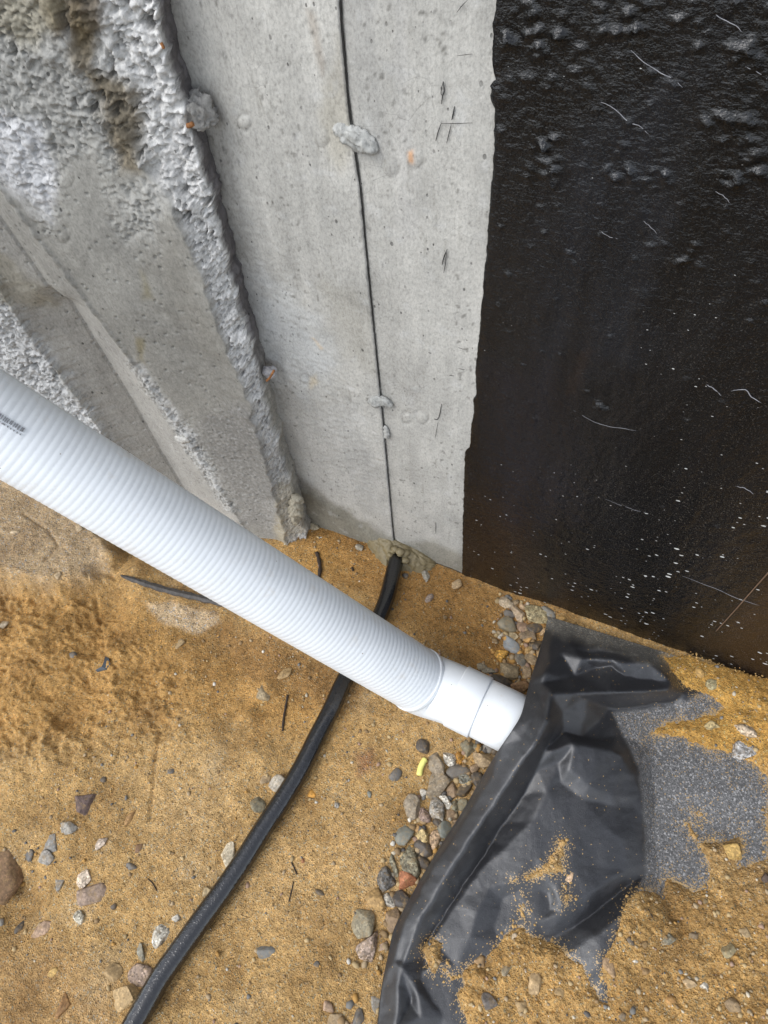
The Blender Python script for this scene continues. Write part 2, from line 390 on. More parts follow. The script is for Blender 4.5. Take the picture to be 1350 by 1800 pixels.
def tcol(x, y):
    u, v = proj(np.stack([x, y, np.zeros_like(x)], -1))
    base = np.array([.420, .272, .114]); damp = np.array([.35, .198, .068]); pale = np.array([.43, .325, .19]); grey = np.array([.30, .20, .10])
    n = fbm(x * 7, y * 7, 4, 50)
    c = base + (pale - base) * sst(.05, .6, n)[..., None] * .55
    def put(poly, colr, wdt, amt=1.0):
        nonlocal c
        m = sst(-wdt, wdt, sdf(u, v, poly) + wdt * .9 * fbm(x * 22, y * 22, 4, 61)) * amt
        c = c * (1 - m[..., None]) + np.array(colr) * m[..., None]
    put([(500, 900), (700, 930), (980, 1080), (930, 1250), (760, 1130), (520, 960)], damp, 25)
    put([(-80, 1050), (200, 1040), (420, 1140), (620, 1240), (560, 1300), (300, 1260), (-80, 1330)], (.40, .232, .078), 40, .8)
    put([(330, 1080), (480, 1110), (640, 1200), (600, 1250), (430, 1190)], (.27, .155, .058), 25, .85)  # shade below the pipe, painted as darker sand
    put([(-400, 700), (0, 800), (150, 900), (210, 985), (170, 1030), (110, 1040), (0, 1030), (-300, 1030)], (.40, .305, .195), 18, .9)
    put([(255, 1062), (300, 1058), (380, 1075), (385, 1090), (345, 1112), (290, 1098)], (.52, .40, .26), 6, .9)
    put([(230, 1050), (260, 1062), (240, 1075)], (.50, .30, .11), 8, .7)
    put([(625, 1325), (655, 1320), (660, 1345), (630, 1365)], (.24, .11, .07), 12, .6)
    put([(270, 985), (400, 1045), (400, 1062), (300, 1045)], grey, 10, .6)
    put([(780, 1620), (1400, 1560), (1450, 1900), (780, 1900)], (.40, .245, .09), 40, .8)
    put([(-60, 1640), (140, 1680), (240, 1820), (-60, 1900)], (.35, .22, .10), 60, .6)
    for (uu, vv, r, cc) in ((545, 1000, 60, (.45, .25, .07)), (520, 1560, 90, (.47, .31, .14)), (640, 1470, 50, (.46, .30, .14)), (330, 1420, 80, (.46, .32, .16))):
        m = np.exp(-((u - uu) ** 2 + (v - vv) ** 2) / r ** 2)[..., None] * .6; c = c * (1 - m) + np.array(cc) * m
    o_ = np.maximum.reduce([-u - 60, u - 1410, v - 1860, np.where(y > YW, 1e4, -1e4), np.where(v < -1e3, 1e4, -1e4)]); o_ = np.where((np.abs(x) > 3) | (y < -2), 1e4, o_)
    c = blend(c, sst(60, 420, o_ + 90 * fbm(x * 4, y * 4, 3, 66)), (.085, .068, .05))  # unseen ground beyond the frame, darkened so the coating reflects less brown
    return np.clip(c, .01, 1)
gx = stretch(-1.20, .58, .0026, -35, 35); gy = stretch(-.38, YW + .02, .0026, -35, 35)
GX, GY = np.meshgrid(gx, gy)
GZ = terrain(GX, GY)
far = np.maximum(np.abs(GX), np.abs(GY)); GZ = np.where(far > 1.4, np.minimum(GZ, .0) * 0 + .0, GZ)
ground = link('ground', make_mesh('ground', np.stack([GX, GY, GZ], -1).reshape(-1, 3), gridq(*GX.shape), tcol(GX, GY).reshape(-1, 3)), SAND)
tag(ground, kind='structure')
def hit(u, v):
    """point of the sand under a photo pixel"""
    z = 0.0
    for _ in range(6):
        P = on_z(u, v, z); z = float(terrain(np.array([P[0]]), np.array([P[1]]), True)[0])
    return on_z(u, v, z)

# ================================================================== FOUNDATION WALL
WALLTOP = 2.3
XC = float(on_y(545, 898, YW)[0])
wall = empty('foundation_wall', (0, YW, 0), 'grey board marked concrete foundation wall with its right half coated black', 'wall')
wall.location = (0, 0, 0)
zs = stretch(-.03, 1.13, .003, -.03, WALLTOP, 10); zs = np.concatenate([[-.25], zs])
def zline(px, y):
    P = np.array([on_y(a, b, y) for a, b in px]); o = np.argsort(P[:, 2]); return lambda z: np.interp(z, P[o, 2], P[o, 0])
SEAM = zline([(597, -60), (600, 30), (613, 180), (622, 250), (634, 330), (650, 500), (664, 640), (672, 720), (680, 810), (691, 930), (697, 985)], YW)
EDGEPX = [(876, -80), (875, 0), (872, 22), (866, 40), (868, 60), (865, 110), (870, 130), (874, 140), (868, 150), (860, 148), (861, 168), (872, 190), (870, 240), (868, 290), (863, 345), (859, 400), (855, 450), (849, 520), (843, 590), (838, 640), (836, 655),
          (839, 690), (832, 700), (834, 722), (829, 750), (827, 785), (818, 792), (816, 860), (814, 930), (813, 1005), (812, 1060)]
EDGE = zline(EDGEPX, YW)
def wall_panel(name, xl, xr, far_x, step, disp, colour, mat, back, dust=None):
    """xl / xr functions of z giving the borders; back = y of the return at the borders"""
    z = zs[:, None]; L = xl(zs)[:, None]; R = xr(zs)[:, None]
    n = int(np.ceil((R - L).max() / step)); s = np.linspace(0, 1, n)[None]
    X = L + (R - L) * s
    if far_x is not None: X = np.concatenate([X, R + np.geomspace(step * 2, far_x - R.max(), 10)[None]], 1)
    Z = np.broadcast_to(z, X.shape).copy(); u, v = proj(np.stack([X, np.full_like(X, YW), Z], -1))
    Y = YW - disp(X, Z, u, v); C = colour(X, Z, u, v); D = dust(X, Z, u, v) if dust else None
    pad = lambda A: np.concatenate([A[:, :1], A, A[:, -1:]], 1)
    X, Z, C = pad(X), pad(Z), pad(C); Y = pad(Y); Y[:, 0] = back; Y[:, -1] = back
    pv = lambda A: np.concatenate([A[:1], A, A[-1:]], 0)
    X, Z, Y, C = pv(X), pv(Z), pv(Y), pv(C); Y[0] = back; Y[-1] = back
    me = make_mesh(name, np.stack([X, Y, Z], -1).reshape(-1, 3), gridq(*X.shape), C.reshape(-1, 3))
    if D is not None:
        D = pv(pad(D)); at = me.attributes.new('Dust', 'FLOAT', 'POINT'); at.data.foreach_set('value', D.ravel().astype(np.float32))
    return link(name, me, mat, wall)
def pm(u, v, poly, wdt, x, z, s=0, nz=.9): return sst(-wdt, wdt, sdf(u, v, poly) + wdt * nz * fbm(x * 28, z * 28, 4, 90 + s))
RINGS = [(686, 295, 14, .9), (729, 279, 15, 1.0), (567, 238, 15, .9), (432, 211, 12, 1.15), (537, 663, 8, 1), (715, 735, 9, .95), (742, 734, 10, 1.03), (113, 315, 15, 1.05), (113, 415, 10, .85)]
def ring_d(u, v, uu, vv): return np.hypot(u - uu, (v - vv) * .88)
def ring_relief(u, v):
    d = 0
    for uu, vv, r, t in RINGS: q = ring_d(u, v, uu, vv); d = d - .0016 * np.exp(-((q - r) / 2.6) ** 2) * (.6 + .4 * np.sin(np.arctan2(v - vv, u - uu) * 2 + uu)) + .0007 * sst(r, r - 4, q) * (2.5 if t > 1.1 else 1)
    return d
def ring_colour(c, u, v):
    for uu, vv, r, t in RINGS:
        q = ring_d(u, v, uu, vv); m = sst(r, r - 3, q); c = c * (1 + (t - 1) * m)[..., None]; e = np.exp(-((q - r) / 1.7) ** 2) * (.55 + .45 * np.sin(np.arctan2(v - vv, u - uu) + uu)); c = blend(c, .5 * e, (.13, .125, .11))
    return c
def panel_colour(X, Z, u, v, left):
    n = fbm(X * 5, Z * 2.2, 4, 70); st = fbm(X * 40, Z * 2.5, 4, 73)
    c = np.broadcast_to(np.array([.42, .41, .378]), X.shape + (3,)).copy()
    c = c * (1 + .19 * n + .13 * st)[..., None]
    if left:
        c = blend(c, .75 * pm(u, v, [(430, 470), (560, 560), (600, 640), (540, 700), (470, 640), (430, 560)], 40, X, Z), (.45, .46, .455))
        c = blend(c, .5 * pm(u, v, [(470, 740), (640, 700), (680, 900), (560, 880)], 30, X, Z, 5), (.44, .44, .425))
        c = blend(c, .55 * pm(u, v, [(560, 480), (650, 520), (660, 650), (610, 640), (585, 560)], 20, X, Z, 1), (.30, .285, .245))
        c = blend(c, .5 * pm(u, v, [(600, 60), (630, 240), (600, 300), (560, 200)], 16, X, Z, 6), (.36, .33, .26))
        c = blend(c, .45 * pm(u, v, [(540, 10), (556, 20), (575, 110), (570, 130), (556, 90)], 6, X, Z, 2), (.27, .215, .16))
        c = blend(c, .8 * pm(u, v, [(530, 845), (600, 888), (690, 945), (690, 990), (520, 960), (500, 890)], 9, X, Z, 3), (.15, .138, .10))
        c = blend(c, .8 * pm(u, v, [(548, 590), (554, 592), (570, 610), (566, 612)], 3, X, Z, 3), (.55, .36, .14))
        c = blend(c, .5 * pm(u, v, [(545, 660), (558, 655), (560, 670), (548, 678)], 6, X, Z, 3), (.50, .40, .24))
        c = blend(c, .8 * pm(u, v, [(340, 130), (385, 150), (420, 330), (470, 560), (440, 540), (360, 260)], 10, X, Z, 4) * .4, (.30, .28, .25))
    else:
        c = blend(c, .5 * pm(u, v, [(600, -20), (660, -20), (690, 300), (640, 280)], 22, X, Z), (.30, .295, .28))
        c = blend(c, .42 * pm(u, v, [(660, 480), (720, 500), (760, 720), (690, 720)], 35, X, Z, 1), (.31, .30, .275))
        c = blend(c, .4 * pm(u, v, [(690, -20), (710, -20), (735, 420), (700, 430)], 14, X, Z, 7), (.44, .43, .41))
        c = blend(c, .7 * pm(u, v, [(700, 960), (760, 950), (830, 985), (830, 1030), (700, 1030)], 8, X, Z, 2), (.24, .225, .175))
        c = blend(c, .85 * pm(u, v, [(716, 268), (726, 264), (728, 290), (717, 286)], 4, X, Z, 2, .5), (.50, .27, .13))
    for q in range(7):                       # groups of small dark bug holes
        uu, vv = [(505, 150), (510, 75), (470, 170), (780, 80), (800, 320), (690, 240), (560, 60)][q]
        k = np.exp(-((u - uu) / 22) ** 2 - ((v - vv) / 45) ** 2) * sst(.28, .42, fbm(X * 170, Z * 110, 2, 200 + q)); c = blend(c, .75 * k, (.12, .115, .10))
    k = sst(.36, .5, fbm(X * 120, Z * 80, 2, 231)) * sst(-.15, .25, fbm(X * 11, Z * 6, 3, 233)); c = blend(c, .7 * k, (.13, .125, .11)); k = sst(.34, .46, fbm(X * 140, Z * 14, 2, 236)) * sst(0, .3, fbm(X * 9, Z * 5, 3, 238)); c = blend(c, .35 * k, (.19, .18, .15)); k = sst(.25, .45, fbm(X * 30, Z * 30, 4, 241)); c = blend(c, .3 * k, (.50, .50, .485))
    return np.clip(ring_colour(c, u, v), .01, 1)
def wall_relief(X, Z, u, v):
    return ring_relief(u, v) + .0014 * fbm(X * 7, Z * 3, 3, 110) + .0007 * fbm(X * 60, Z * 9, 3, 112) + .0006 * fbm(X * 110, Z * 90, 3, 114)
def left_disp(X, Z, u, v):
    d = .004 + wall_relief(X, Z, u, v)
    m = pm(u, v, [(340, 300), (480, 320), (560, 560), (690, 740), (690, 900), (520, 860), (420, 480)], 60, X, Z, 9)
    d = d + .0016 * m * fbm(X * 70, Z * 120, 3, 118)
    ft = pm(u, v, [(530, 850), (600, 900), (690, 958), (690, 1010), (500, 960)], 6, X, Z, 3); d = d + .006 * ft
    return d
xcorner = lambda z: np.full_like(z, XC - .10)
gap = .0007
def jag(z, s, a): return a * fbm(z * 90, z * 0 + 3.3, 3, s)
p1 = wall_panel('concrete_panel', xcorner, lambda z: SEAM(z) - gap + jag(z, 300, .0012), None, .003, left_disp, lambda X, Z, u, v: panel_colour(X, Z, u, v, True), CONC, YW + .03)
p1['label'] = 'concrete panel left of the seam, wet at its foot'
p2 = wall_panel('concrete_panel', lambda z: SEAM(z) + gap + jag(z, 301, .0012), lambda z: np.full_like(z, .72), 3.0, .003, lambda X, Z, u, v: wall_relief(X, Z, u, v) - .001, lambda X, Z, u, v: panel_colour(X, Z, u, v, False), CONC, YW + .03)
p2['label'] = 'concrete panel right of the seam with pen marks'
# solid core behind the two faces, near black to paint shade into the seam
def box(name, lo, hi, mat, parent):
    V = np.array([[x, y, z] for x in (lo[0], hi[0]) for y in (lo[1], hi[1]) for z in (lo[2], hi[2])], float)
    Q = [[0, 1, 3, 2], [4, 6, 7, 5], [0, 4, 5, 1], [2, 3, 7, 6], [0, 2, 6, 4], [1, 5, 7, 3]]
    return link(name, make_mesh(name, V, Q, np.full((8, 3), .03), False), mat, parent)
box('wall_core', (-4, YW + .028, -.3), (3.6, YW + .26, WALLTOP), CONC, wall)

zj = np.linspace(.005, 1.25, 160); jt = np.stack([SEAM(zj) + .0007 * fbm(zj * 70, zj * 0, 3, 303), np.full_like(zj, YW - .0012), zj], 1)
V, Q = tube(jt, np.interp(zj, [0, .5, 1.2], [.0007, .0008, .0012]) * (1 + .35 * fbm(zj * 45, zj * 0 + 2, 3, 304)), 6); make_any('form_joint_shade', V, Q, plain_material('dark joint shade', (.035, .033, .03), .9), wall)  # dark strip along the seam, its colour stands in for the gap's shade
# black waterproof coating
def coat_edge(z): return EDGE(z) + .0022 * fbm(z * 55, z * 0 + .7, 4, 320, .7)
DABS = []
for _ in range(150):
    uu = RNG.uniform(868, 1400); vv = min(RNG.exponential(230), 1000) if RNG.random() < .75 else RNG.uniform(300, 950)
    P = on_y(uu, vv, YW); DABS.append((P[0], P[2], RNG.uniform(.0018, .0055), RNG.uniform(.0011, .0024), RNG.uniform(.0022, .0046), RNG.uniform(-.5, .5)))
for (u0, v0, u1, v1, n) in ((950, 240, 985, 330, 16), (1270, 240, 1345, 330, 22), (1045, 45, 1125, 62, 9), (1060, 290, 1180, 320, 12), (980, 50, 1000, 80, 5), (1280, 80, 1320, 95, 5), (1130, 420, 1260, 470, 8), (1040, 700, 1070, 720, 8), (890, 40, 960, 140, 14), (1240, 200, 1330, 220, 10)):
    for _ in range(n):
        P = on_y(RNG.uniform(u0, u1), RNG.uniform(v0, v1), YW); DABS.append((P[0], P[2], RNG.uniform(.0025, .007), RNG.uniform(.0012, .0026), RNG.uniform(.0030, .0056), RNG.uniform(-.5, .9)))
def coat_disp(X, Z, u, v):
    e = (X - coat_edge(zs)[:, None]) if X.shape[0] == len(zs) else X
    d = .0022 + .0010 * sst(0, .01, e) + .0016 * fbm(X * 26, Z * 5, 4, 130) + .0010 * fbm(X * 75, Z * 45, 3, 133)
    rip = sst(-80, 60, sdf(u, v, [(860, 700), (960, 690), (1090, 780), (1080, 930), (930, 960), (850, 860)]))
    d = d + .0010 * rip * fbm(X * 150, Z * 90, 2, 140)
    top = sst(520, 40, v); f1, f2, r = worley(X * 42, Z * 42, 19); d = d + .0022 * top * sst(.24, .0, f1) * sst(.6, .95, r)
    for (x0, z0, a, b, hh, an) in DABS:
        ix = (np.abs(X - x0) < .03) & (np.abs(Z - z0) < .03)
        if not ix.any(): continue
        dx = X[ix] - x0; dz = Z[ix] - z0; p = dx * math.cos(an) - dz * math.sin(an); q = dx * math.sin(an) + dz * math.cos(an)
        d[ix] += hh * np.exp(-(p / a) ** 2 - (q / b) ** 2)
    return np.maximum(d, .0012)
def coat_colour(X, Z, u, v):
    c = np.broadcast_to(np.array([.0042, .0042, .0046]), X.shape + (3,)).copy()
    st = fbm(X * 16, Z * 3, 4, 150)
    c = c * (1 + .6 * st)[..., None]
    c = blend(c, .7 * pm(u, v, [(985, 260), (1180, 150), (1130, 640), (1000, 660), (930, 640), (960, 380)], 60, X, Z), (.010, .0115, .015))
    c = blend(c, .55 * pm(u, v, [(860, 640), (1000, 640), (1020, 900), (840, 960)], 50, X, Z, 1), (.009, .009, .013))
    c = blend(c, .8 * pm(u, v, [(813, 860), (850, 850), (1000, 1060), (980, 1110), (810, 1040)], 30, X, Z, 2), (.014, .010, .008))
    c = blend(c, .8 * pm(u, v, [(1370, 1000), (1240, 1130), (1330, 1200), (1420, 1240)], 25, X, Z, 3), (.022, .013, .008))
    c = blend(c, .5 * pm(u, v, [(1015, 620), (1040, 610), (1010, 690), (995, 690)], 8, X, Z, 4), (.018, .011, .008))
    return np.clip(c, .002, 1)
def coat_dust(X, Z, u, v):
    d = .3 + .7 * sst(740, 980, v + 60 * fbm(X * 6, Z * 6, 3, 160)) + .35 * sst(1050, 1250, u) * sst(330, 620, v)
    return np.clip(d, 0, 1.1)
co = wall_panel('waterproof_coating', coat_edge, lambda z: np.full_like(z, .80), 3.0, .003, coat_disp, coat_colour, COAT, YW + .004, coat_dust)
co['label'] = 'glossy black asphalt coating with a ragged left edge'

# hair-thin pale marks across the coating, pen strokes and small cracks on the bare concrete
def on_wall(px, lift): return np.array([on_y(a, b, YW - lift) for a, b in px])
for px, r in ((((1109, 89), (1130, 108), (1157, 126), (1183, 139), (1200, 154)), .0007), (((1056, 180), (1080, 191), (1102, 213), (1124, 222), (1141, 237)), .0007), (((1250, 18), (1268, 33), (1291, 44), (1305, 57)), .0006),
              (((1257, 337), (1272, 345), (1283, 357)), .0005), (((1131, 389), (1142, 398), (1155, 411)), .0005), (((1054, 405), (1070, 416), (1087, 420)), .0005),
              (((1242, 677), (1254, 683), (1268, 696)), .0010), (((1285, 688), (1309, 685), (1322, 699), (1338, 708)), .0010),
              (((1008, 722), (1052, 745), (1085, 752), (1118, 757)), .0005), (((1293, 855), (1310, 859), (1325, 869)), .0009), (((1199, 1013), (1250, 1032), (1301, 1054), (1334, 1064)), .0006),
              (((1064, 878), (1110, 895), (1140, 903)), .0004), (((1310, 118), (1330, 126), (1350, 140)), .0005)):
    P = spline(on_wall(px, .0042), 12); P[:, 1] += .0006 * np.sin(np.arange(12) * 1.7)
    P[:, 1] += .0003; V, Q = tube(P, r * .6 * np.sin(np.linspace(.35, 2.8, 12)), 5); make_any('scratch', V, Q, CHALK, wall)
V, Q = tube(spline(on_wall(((1352, 1005), (1325, 1035), (1290, 1075), (1258, 1110)), .0035), 14), .0011, 5); make_any('coating_joint', V, Q, plain_material('brown joint line', (.14, .085, .05), .7), wall)
for px, r in ((((779, 143), (781, 160), (778, 168), (776, 183)), .0009), (((779, 143), (775, 163), (778, 168)), .0005), (((799, 187), (797, 198), (794, 211)), .0010), (((775, 218), (770, 232), (766, 248)), .0007), (((793, 219), (789, 236), (785, 252)), .0006),
              (((775, 217), (803, 217), (830, 216)), .0004), (((786, 438), (780, 453), (777, 466)), .0009), (((785, 444), (783, 462), (780, 480)), .0007), (((776, 710), (772, 732), (767, 738), (763, 736)), .0009), (((770, 742), (767, 758), (765, 770)), .0005),
              (((766, 918), (766, 938)), .0007), (((805, 611), (813, 613)), .0004), (((806, 648), (817, 650)), .0004), (((790, 660), (798, 661)), .0005), (((753, 620), (758, 621)), .0006), (((803, 22), (812, 10), (822, 0)), .0004), (((803, 98), (830, 95)), .0003)):
    V, Q = tube(spline(on_wall(px, .0007), 9), r * .8 * np.sin(np.linspace(.5, 2.7, 9)), 5); make_any('pen_mark', V, Q, INK, wall)

# lumps of mortar that squeezed out at the form ties
def ico(sub):
    bm = bmesh.new(); bmesh.ops.create_icosphere(bm, subdivisions=sub, radius=1); bm.verts.ensure_lookup_table()
    V = np.array([v.co[:] for v in bm.verts]); T = np.array([[v.index for v in f.verts] for f in bm.faces]); bm.free(); return V, T
ICO1, ICO2, ICO3, ICO4 = ico(1), ico(2), ico(3), ico(4)
def n3(V, s, seed): return (gnoise(V[:, 0] * s + 3.1, V[:, 1] * s + V[:, 2] * s * .7, seed) + gnoise(V[:, 1] * s - 1.7, V[:, 2] * s + V[:, 0] * s * .6, seed + 1) + gnoise(V[:, 2] * s + 5.2, V[:, 0] * s - V[:, 1] * s * .5, seed + 2)) / 2
def chain_lump(name, px, rads, y, parent, col, flat=.7, seed=1, rough=.25):
    """one lumpy body grown along a short path on a wall face"""
    Vs, Ts, k = [], [], 0
    P = spline(np.array([on_y(a, b, y) for a, b in px]), 7); R = np.interp(np.linspace(0, 1, 7), np.linspace(0, 1, len(rads)), rads)
    V, Q = tube(P, R, 28, True)
    # refine along the path
    P = spline(P, 34); R = np.interp(np.linspace(0, 1, 34), np.linspace(0, 1, 7), R); e = np.sqrt(np.clip(1 - np.linspace(-1, 1, 34) ** 6, .02, 1)); V, Q = tube(P, R * e, 44, True)
    ax = np.repeat(P, 44, 0); ax = np.concatenate([ax, P[:1], P[-1:]]); dvec = V - ax
    k = 1 + 1.7 * rough * n3(V * 70, 1, seed) + 1.6 * rough * n3(V * 190, 1, seed + 5) + rough * n3(V * 420, 1, seed + 9)
    V = ax + dvec * k[:, None]; V[:, 1] = y + (V[:, 1] - y) * flat
    tri = [(q[0], q[1], q[2], q[3]) for q in Q]
    o = make_any(name, V, np.array(tri), CONC, parent)
    c = np.ones((len(V), 4), np.float32); c[:, :3] = np.asarray(col) * (1 + .25 * n3(V * 150, 1, seed + 20))[:, None]
    at = o.data.attributes.new('Col', 'FLOAT_COLOR', 'POINT'); at.data.foreach_set('color', c.ravel()); return o
o = chain_lump('mortar_lump', ((590, 216), (604, 232), (625, 243), (648, 255), (655, 272)), [.008, .012, .013, .012, .007], YW - .002, wall, (.36, .36, .34), .8, 3, .2); o['label'] = 'curled mortar lump on the upper part of the seam'
o = chain_lump('mortar_lump', ((648, 700), (660, 706), (675, 705), (690, 715)), [.010, .012, .011, .007], YW - .003, wall, (.36, .36, .34), .6, 33, .2); o['label'] = 'small curled mortar lump on the lower part of the seam'
chain_lump('mortar_lump', ((677, 748), (679, 762), (677, 770)), [.003, .006, .004], YW - .002, wall, (.40, .40, .38), .5, 43)['label'] = 'tiny mortar blob on the seam'
# trowelled olive mortar round the hose where it leaves the wall
def mortar():
    a = on_y(640, 935, YW)[0]; b = on_y(768, 990, YW)[0]; nx, ny = 90, 60
    s = np.linspace(0, 1, nx)[None]; t = np.linspace(0, 1, ny)[:, None]
    X = a + (b - a) * s + 0 * t
    X = X + .006 * fbm(X * 60, t * 6 + X * 0, 3, 402) * (t > 0)
    env = np.sin(np.pi * np.clip(s, 0, 1)) ** .45; env = env * (1 + .12 * fbm(s * 9 + 0 * t, t * 0 + 2, 3, 410))
    top = .054 * env * (1.05 - .5 * s); outw = .052 * env * (.85 + .3 * s)
    Y = YW + .004 - outw * t ** 1.1; Z = -.006 + top * (1 - t) ** 1.15 + .014 * env * np.sin(np.pi * t)
    r = np.abs(np.sin(s * 11 - t * 5.5 + 1.2 * fbm(s * 3 + 0 * t, t * 3, 2, 420))) ** .5
    Z = Z + .0045 * (r - .5) * env + .0022 * fbm(X * 120, Y * 120, 3, 430); Y = Y - .002 * r * env
    return make_mesh('mortar_patch', np.stack([X + 0 * t, Y, Z], -1).reshape(-1, 3), gridq(ny, nx))
o = link('mortar_patch', mortar(), CEM, wall); o['label'] = 'olive trowelled mortar at the wall foot round the black hose'

Vc_, Tc_ = [], []; e0 = on_z(699, 982, .016)
for q in range(13):
    a_ = RNG.uniform(-.2, 3.4); rr = RNG.uniform(.0045, .0095); pc = e0 + np.array([math.cos(a_) * .019, .006 + RNG.uniform(-.006, .010), math.sin(a_) * .017 + RNG.uniform(-.002, .003)])
    Vq = ICO2[0] * (1 + .35 * n3(ICO2[0] * 2.2 + q * 3, 1, q))[:, None] * rr * np.array([1.2, 1, .8]) + pc; Tc_.append(ICO2[1] + sum(len(k) for k in Vc_)); Vc_.append(Vq)
link('mortar_collar', make_mesh('mortar_collar', np.concatenate(Vc_), np.concatenate(Tc_)), CEM, wall)['label'] = 'crumbly mortar round the end of the black hose'

# ================================================================== RETURN WALL (left, rough, with form ridges)
ret = empty('rough_wall', (0, 0, 0), 'rough grey concrete wall on the left with ridges, grooves and brown stains', 'wall')
TH = math.radians(10.0); RD = np.array([-math.cos(TH), -math.sin(TH)]); RN = np.array([math.sin(TH), -math.cos(TH)])
R0 = np.array([XC - .002, YW - .075])
def on_ret(u, v):
    r = rays(u, v); n3_ = np.array([RN[0], RN[1], 0]); t = (R0 @ RN) / (r @ n3_); P = r * np.asarray(t)[..., None] + CAMP
    return P
def sz(u, v): P = on_ret(np.asarray(u, float), np.asarray(v, float)); return (P[..., :2] - R0) @ RD, P[..., 2]
def sline(px):
    a = np.array([sz(*q) for q in px]); o = np.argsort(a[:, 1]); return lambda z: np.interp(z, a[o, 1], a[o, 0])
RED = sline([(262, -40), (272, 20), (300, 140), (322, 200), (346, 270), (374, 380), (411, 510), (437, 600), (453, 660), (474, 740), (497, 820), (517, 880), (533, 930)])
STL = sline([(70, -60), (120, 60), (200, 190), (262, 300), (305, 360), (350, 460), (384, 560), (411, 630), (436, 690), (455, 760), (474, 830), (490, 890), (505, 950)])
L1 = sline([(-60, 244), (0, 325), (240, 645), (285, 710), (330, 770), (400, 880), (480, 1000)])
L2 = sline([(-60, 330), (33, 460), (97, 552), (213, 730), (267, 820), (390, 1010)])
L3 = sline([(-60, 420), (0, 490), (40, 555), (65, 595), (140, 690), (205, 785), (330, 980)])
zr = np.concatenate([[-.25], stretch(-.04, 1.13, .0020, -.04, WALLTOP, 10)])
sr = np.concatenate([np.arange(0, .62, .0020), .62 + np.geomspace(.005, 3.3, 14)])
SS, ZZ = np.meshgrid(sr, zr)
red = RED(zr)[:, None] + .010 * fbm(zr * 24, zr * 0, 3, 500, .5)[:, None]
SS = SS + red * np.exp(-SS / .15)                                  # the jagged right border follows the photo's ridge
def rp(S_, Z_, off): 
    xy = R0 + S_[..., None] * RD + off[..., None] * RN
    return np.concatenate([xy, Z_[..., None]], -1)
UU, VV = proj(rp(SS, ZZ, np.zeros_like(SS)))
stl = STL(zr)[:, None] + .012 * fbm(zr * 26, zr * 0 + 5, 2, 510)[:, None]; l1 = L1(zr)[:, None]; l2 = L2(zr)[:, None]; l3 = L3(zr)[:, None]
l3 = l3 + .006 * fbm(zr * 40, zr * 0 + 9, 3, 520)[:, None]; l2 = np.maximum(l2, l1 + .012); l3 = np.maximum(l3, l2 + .012)
deep = .4 + .6 * sst(515, 560, VV + 12 * fbm(SS * 30, ZZ * 30, 2, 592))
strip = sst(-.004, .004, stl - SS)
f1face = (1 - strip) * (SS < l1)
off = np.zeros_like(SS)
tt = np.clip((SS - stl) / np.maximum(l1 - stl, .01), 0, 1)
off += f1face * (.007 - .016 * np.sin(tt * math.pi) ** 1.0 * (1 - tt) - .005 * tt)
qs = np.clip((stl - SS) / np.maximum(stl - red, .004), 0, 1); kv = sst(290, 400, VV + 40 * fbm(SS * 20, ZZ * 20, 3, 591)); back = kv * strip * (.002 + .022 * qs) + (1 - kv) * .024 * sst(.15, 0, SS - red)
k2 = np.clip((SS - l1) / (l2 - l1), 0, 1); off += (SS >= l1) * (SS < l2) * (1 - strip) * (.002 - (.008 + .040 * deep) * k2)
k3 = np.clip((SS - l2) / (l3 - l2), 0, 1); off += (SS >= l2) * (SS < l3) * (1 - strip) * (-(.006 + .040 * deep) * (1 - k3) ** .8 + .004)
off += (SS >= l3) * (1 - strip) * .012
off += .007 * np.exp(-((SS - l1) / .006) ** 2) * (1 - strip) * (.6 + .8 * fbm(ZZ * 40, SS * 0, 3, 530))
honey = strip.copy()
hp = lambda poly, wdt, s: sst(-wdt, wdt, sdf(UU, VV, poly) + wdt * 1.3 * fbm(SS * 26, ZZ * 26, 4, 540 + s))
top = hp([(-200, -200), (300, -200), (270, 60), (210, 190), (150, 270), (100, 300), (90, 400), (40, 330), (-200, 260)], 22, 0)
low = hp([(-150, 440), (0, 500), (62, 590), (140, 690), (205, 790), (250, 900), (-150, 760)], 8, 1)
knob = hp([(230, 630), (245, 640), (340, 760), (420, 900), (395, 905), (310, 780), (215, 640)], 8, 2)
mid = hp([(190, 330), (300, 320), (270, 420), (215, 430)], 22, 3) * .45
strip_w = np.where(kv > .02, strip, sst(.16, .10, SS - red)) * (1 - .45 * sst(640, 900, VV))
hon = np.clip(np.maximum.reduce([strip_w, top * .60, low * .8, knob * .6, mid]), 0, 1)
wx = SS + .013 * fbm(SS * 55, ZZ * 55, 4, 560, .6); wz = ZZ + .013 * fbm(SS * 55, ZZ * 55, 4, 561, .6)
a1, a2, ar = worley(wx * 52, wz * 60, 570); b1, b2, br = worley(wx * 120, wz * 140, 571)
rg1 = .35 - np.abs(fbm(wx * 38, wz * 46, 4, 585, .6)); rg2 = .3 - np.abs(fbm(SS * 95, ZZ * 105, 3, 586, .6))
lump = .007 * (ar - .45) * sst(.02, .25, a2 - a1) + .0035 * (br - .5) * sst(.02, .2, b2 - b1) + .016 * rg1 + .007 * rg2 + .006 * fbm(SS * 24, ZZ * 24, 4, 572, .6) - .005
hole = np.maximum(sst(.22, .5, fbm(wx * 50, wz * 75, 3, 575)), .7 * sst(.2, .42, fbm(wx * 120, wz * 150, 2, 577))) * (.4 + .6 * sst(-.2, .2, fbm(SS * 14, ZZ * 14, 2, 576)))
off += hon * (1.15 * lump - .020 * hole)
off += (1 - hon) * (.0015 * fbm(SS * 12, ZZ * 8, 3, 580) + .0008 * fbm(SS * 90, ZZ * 70, 3, 581))
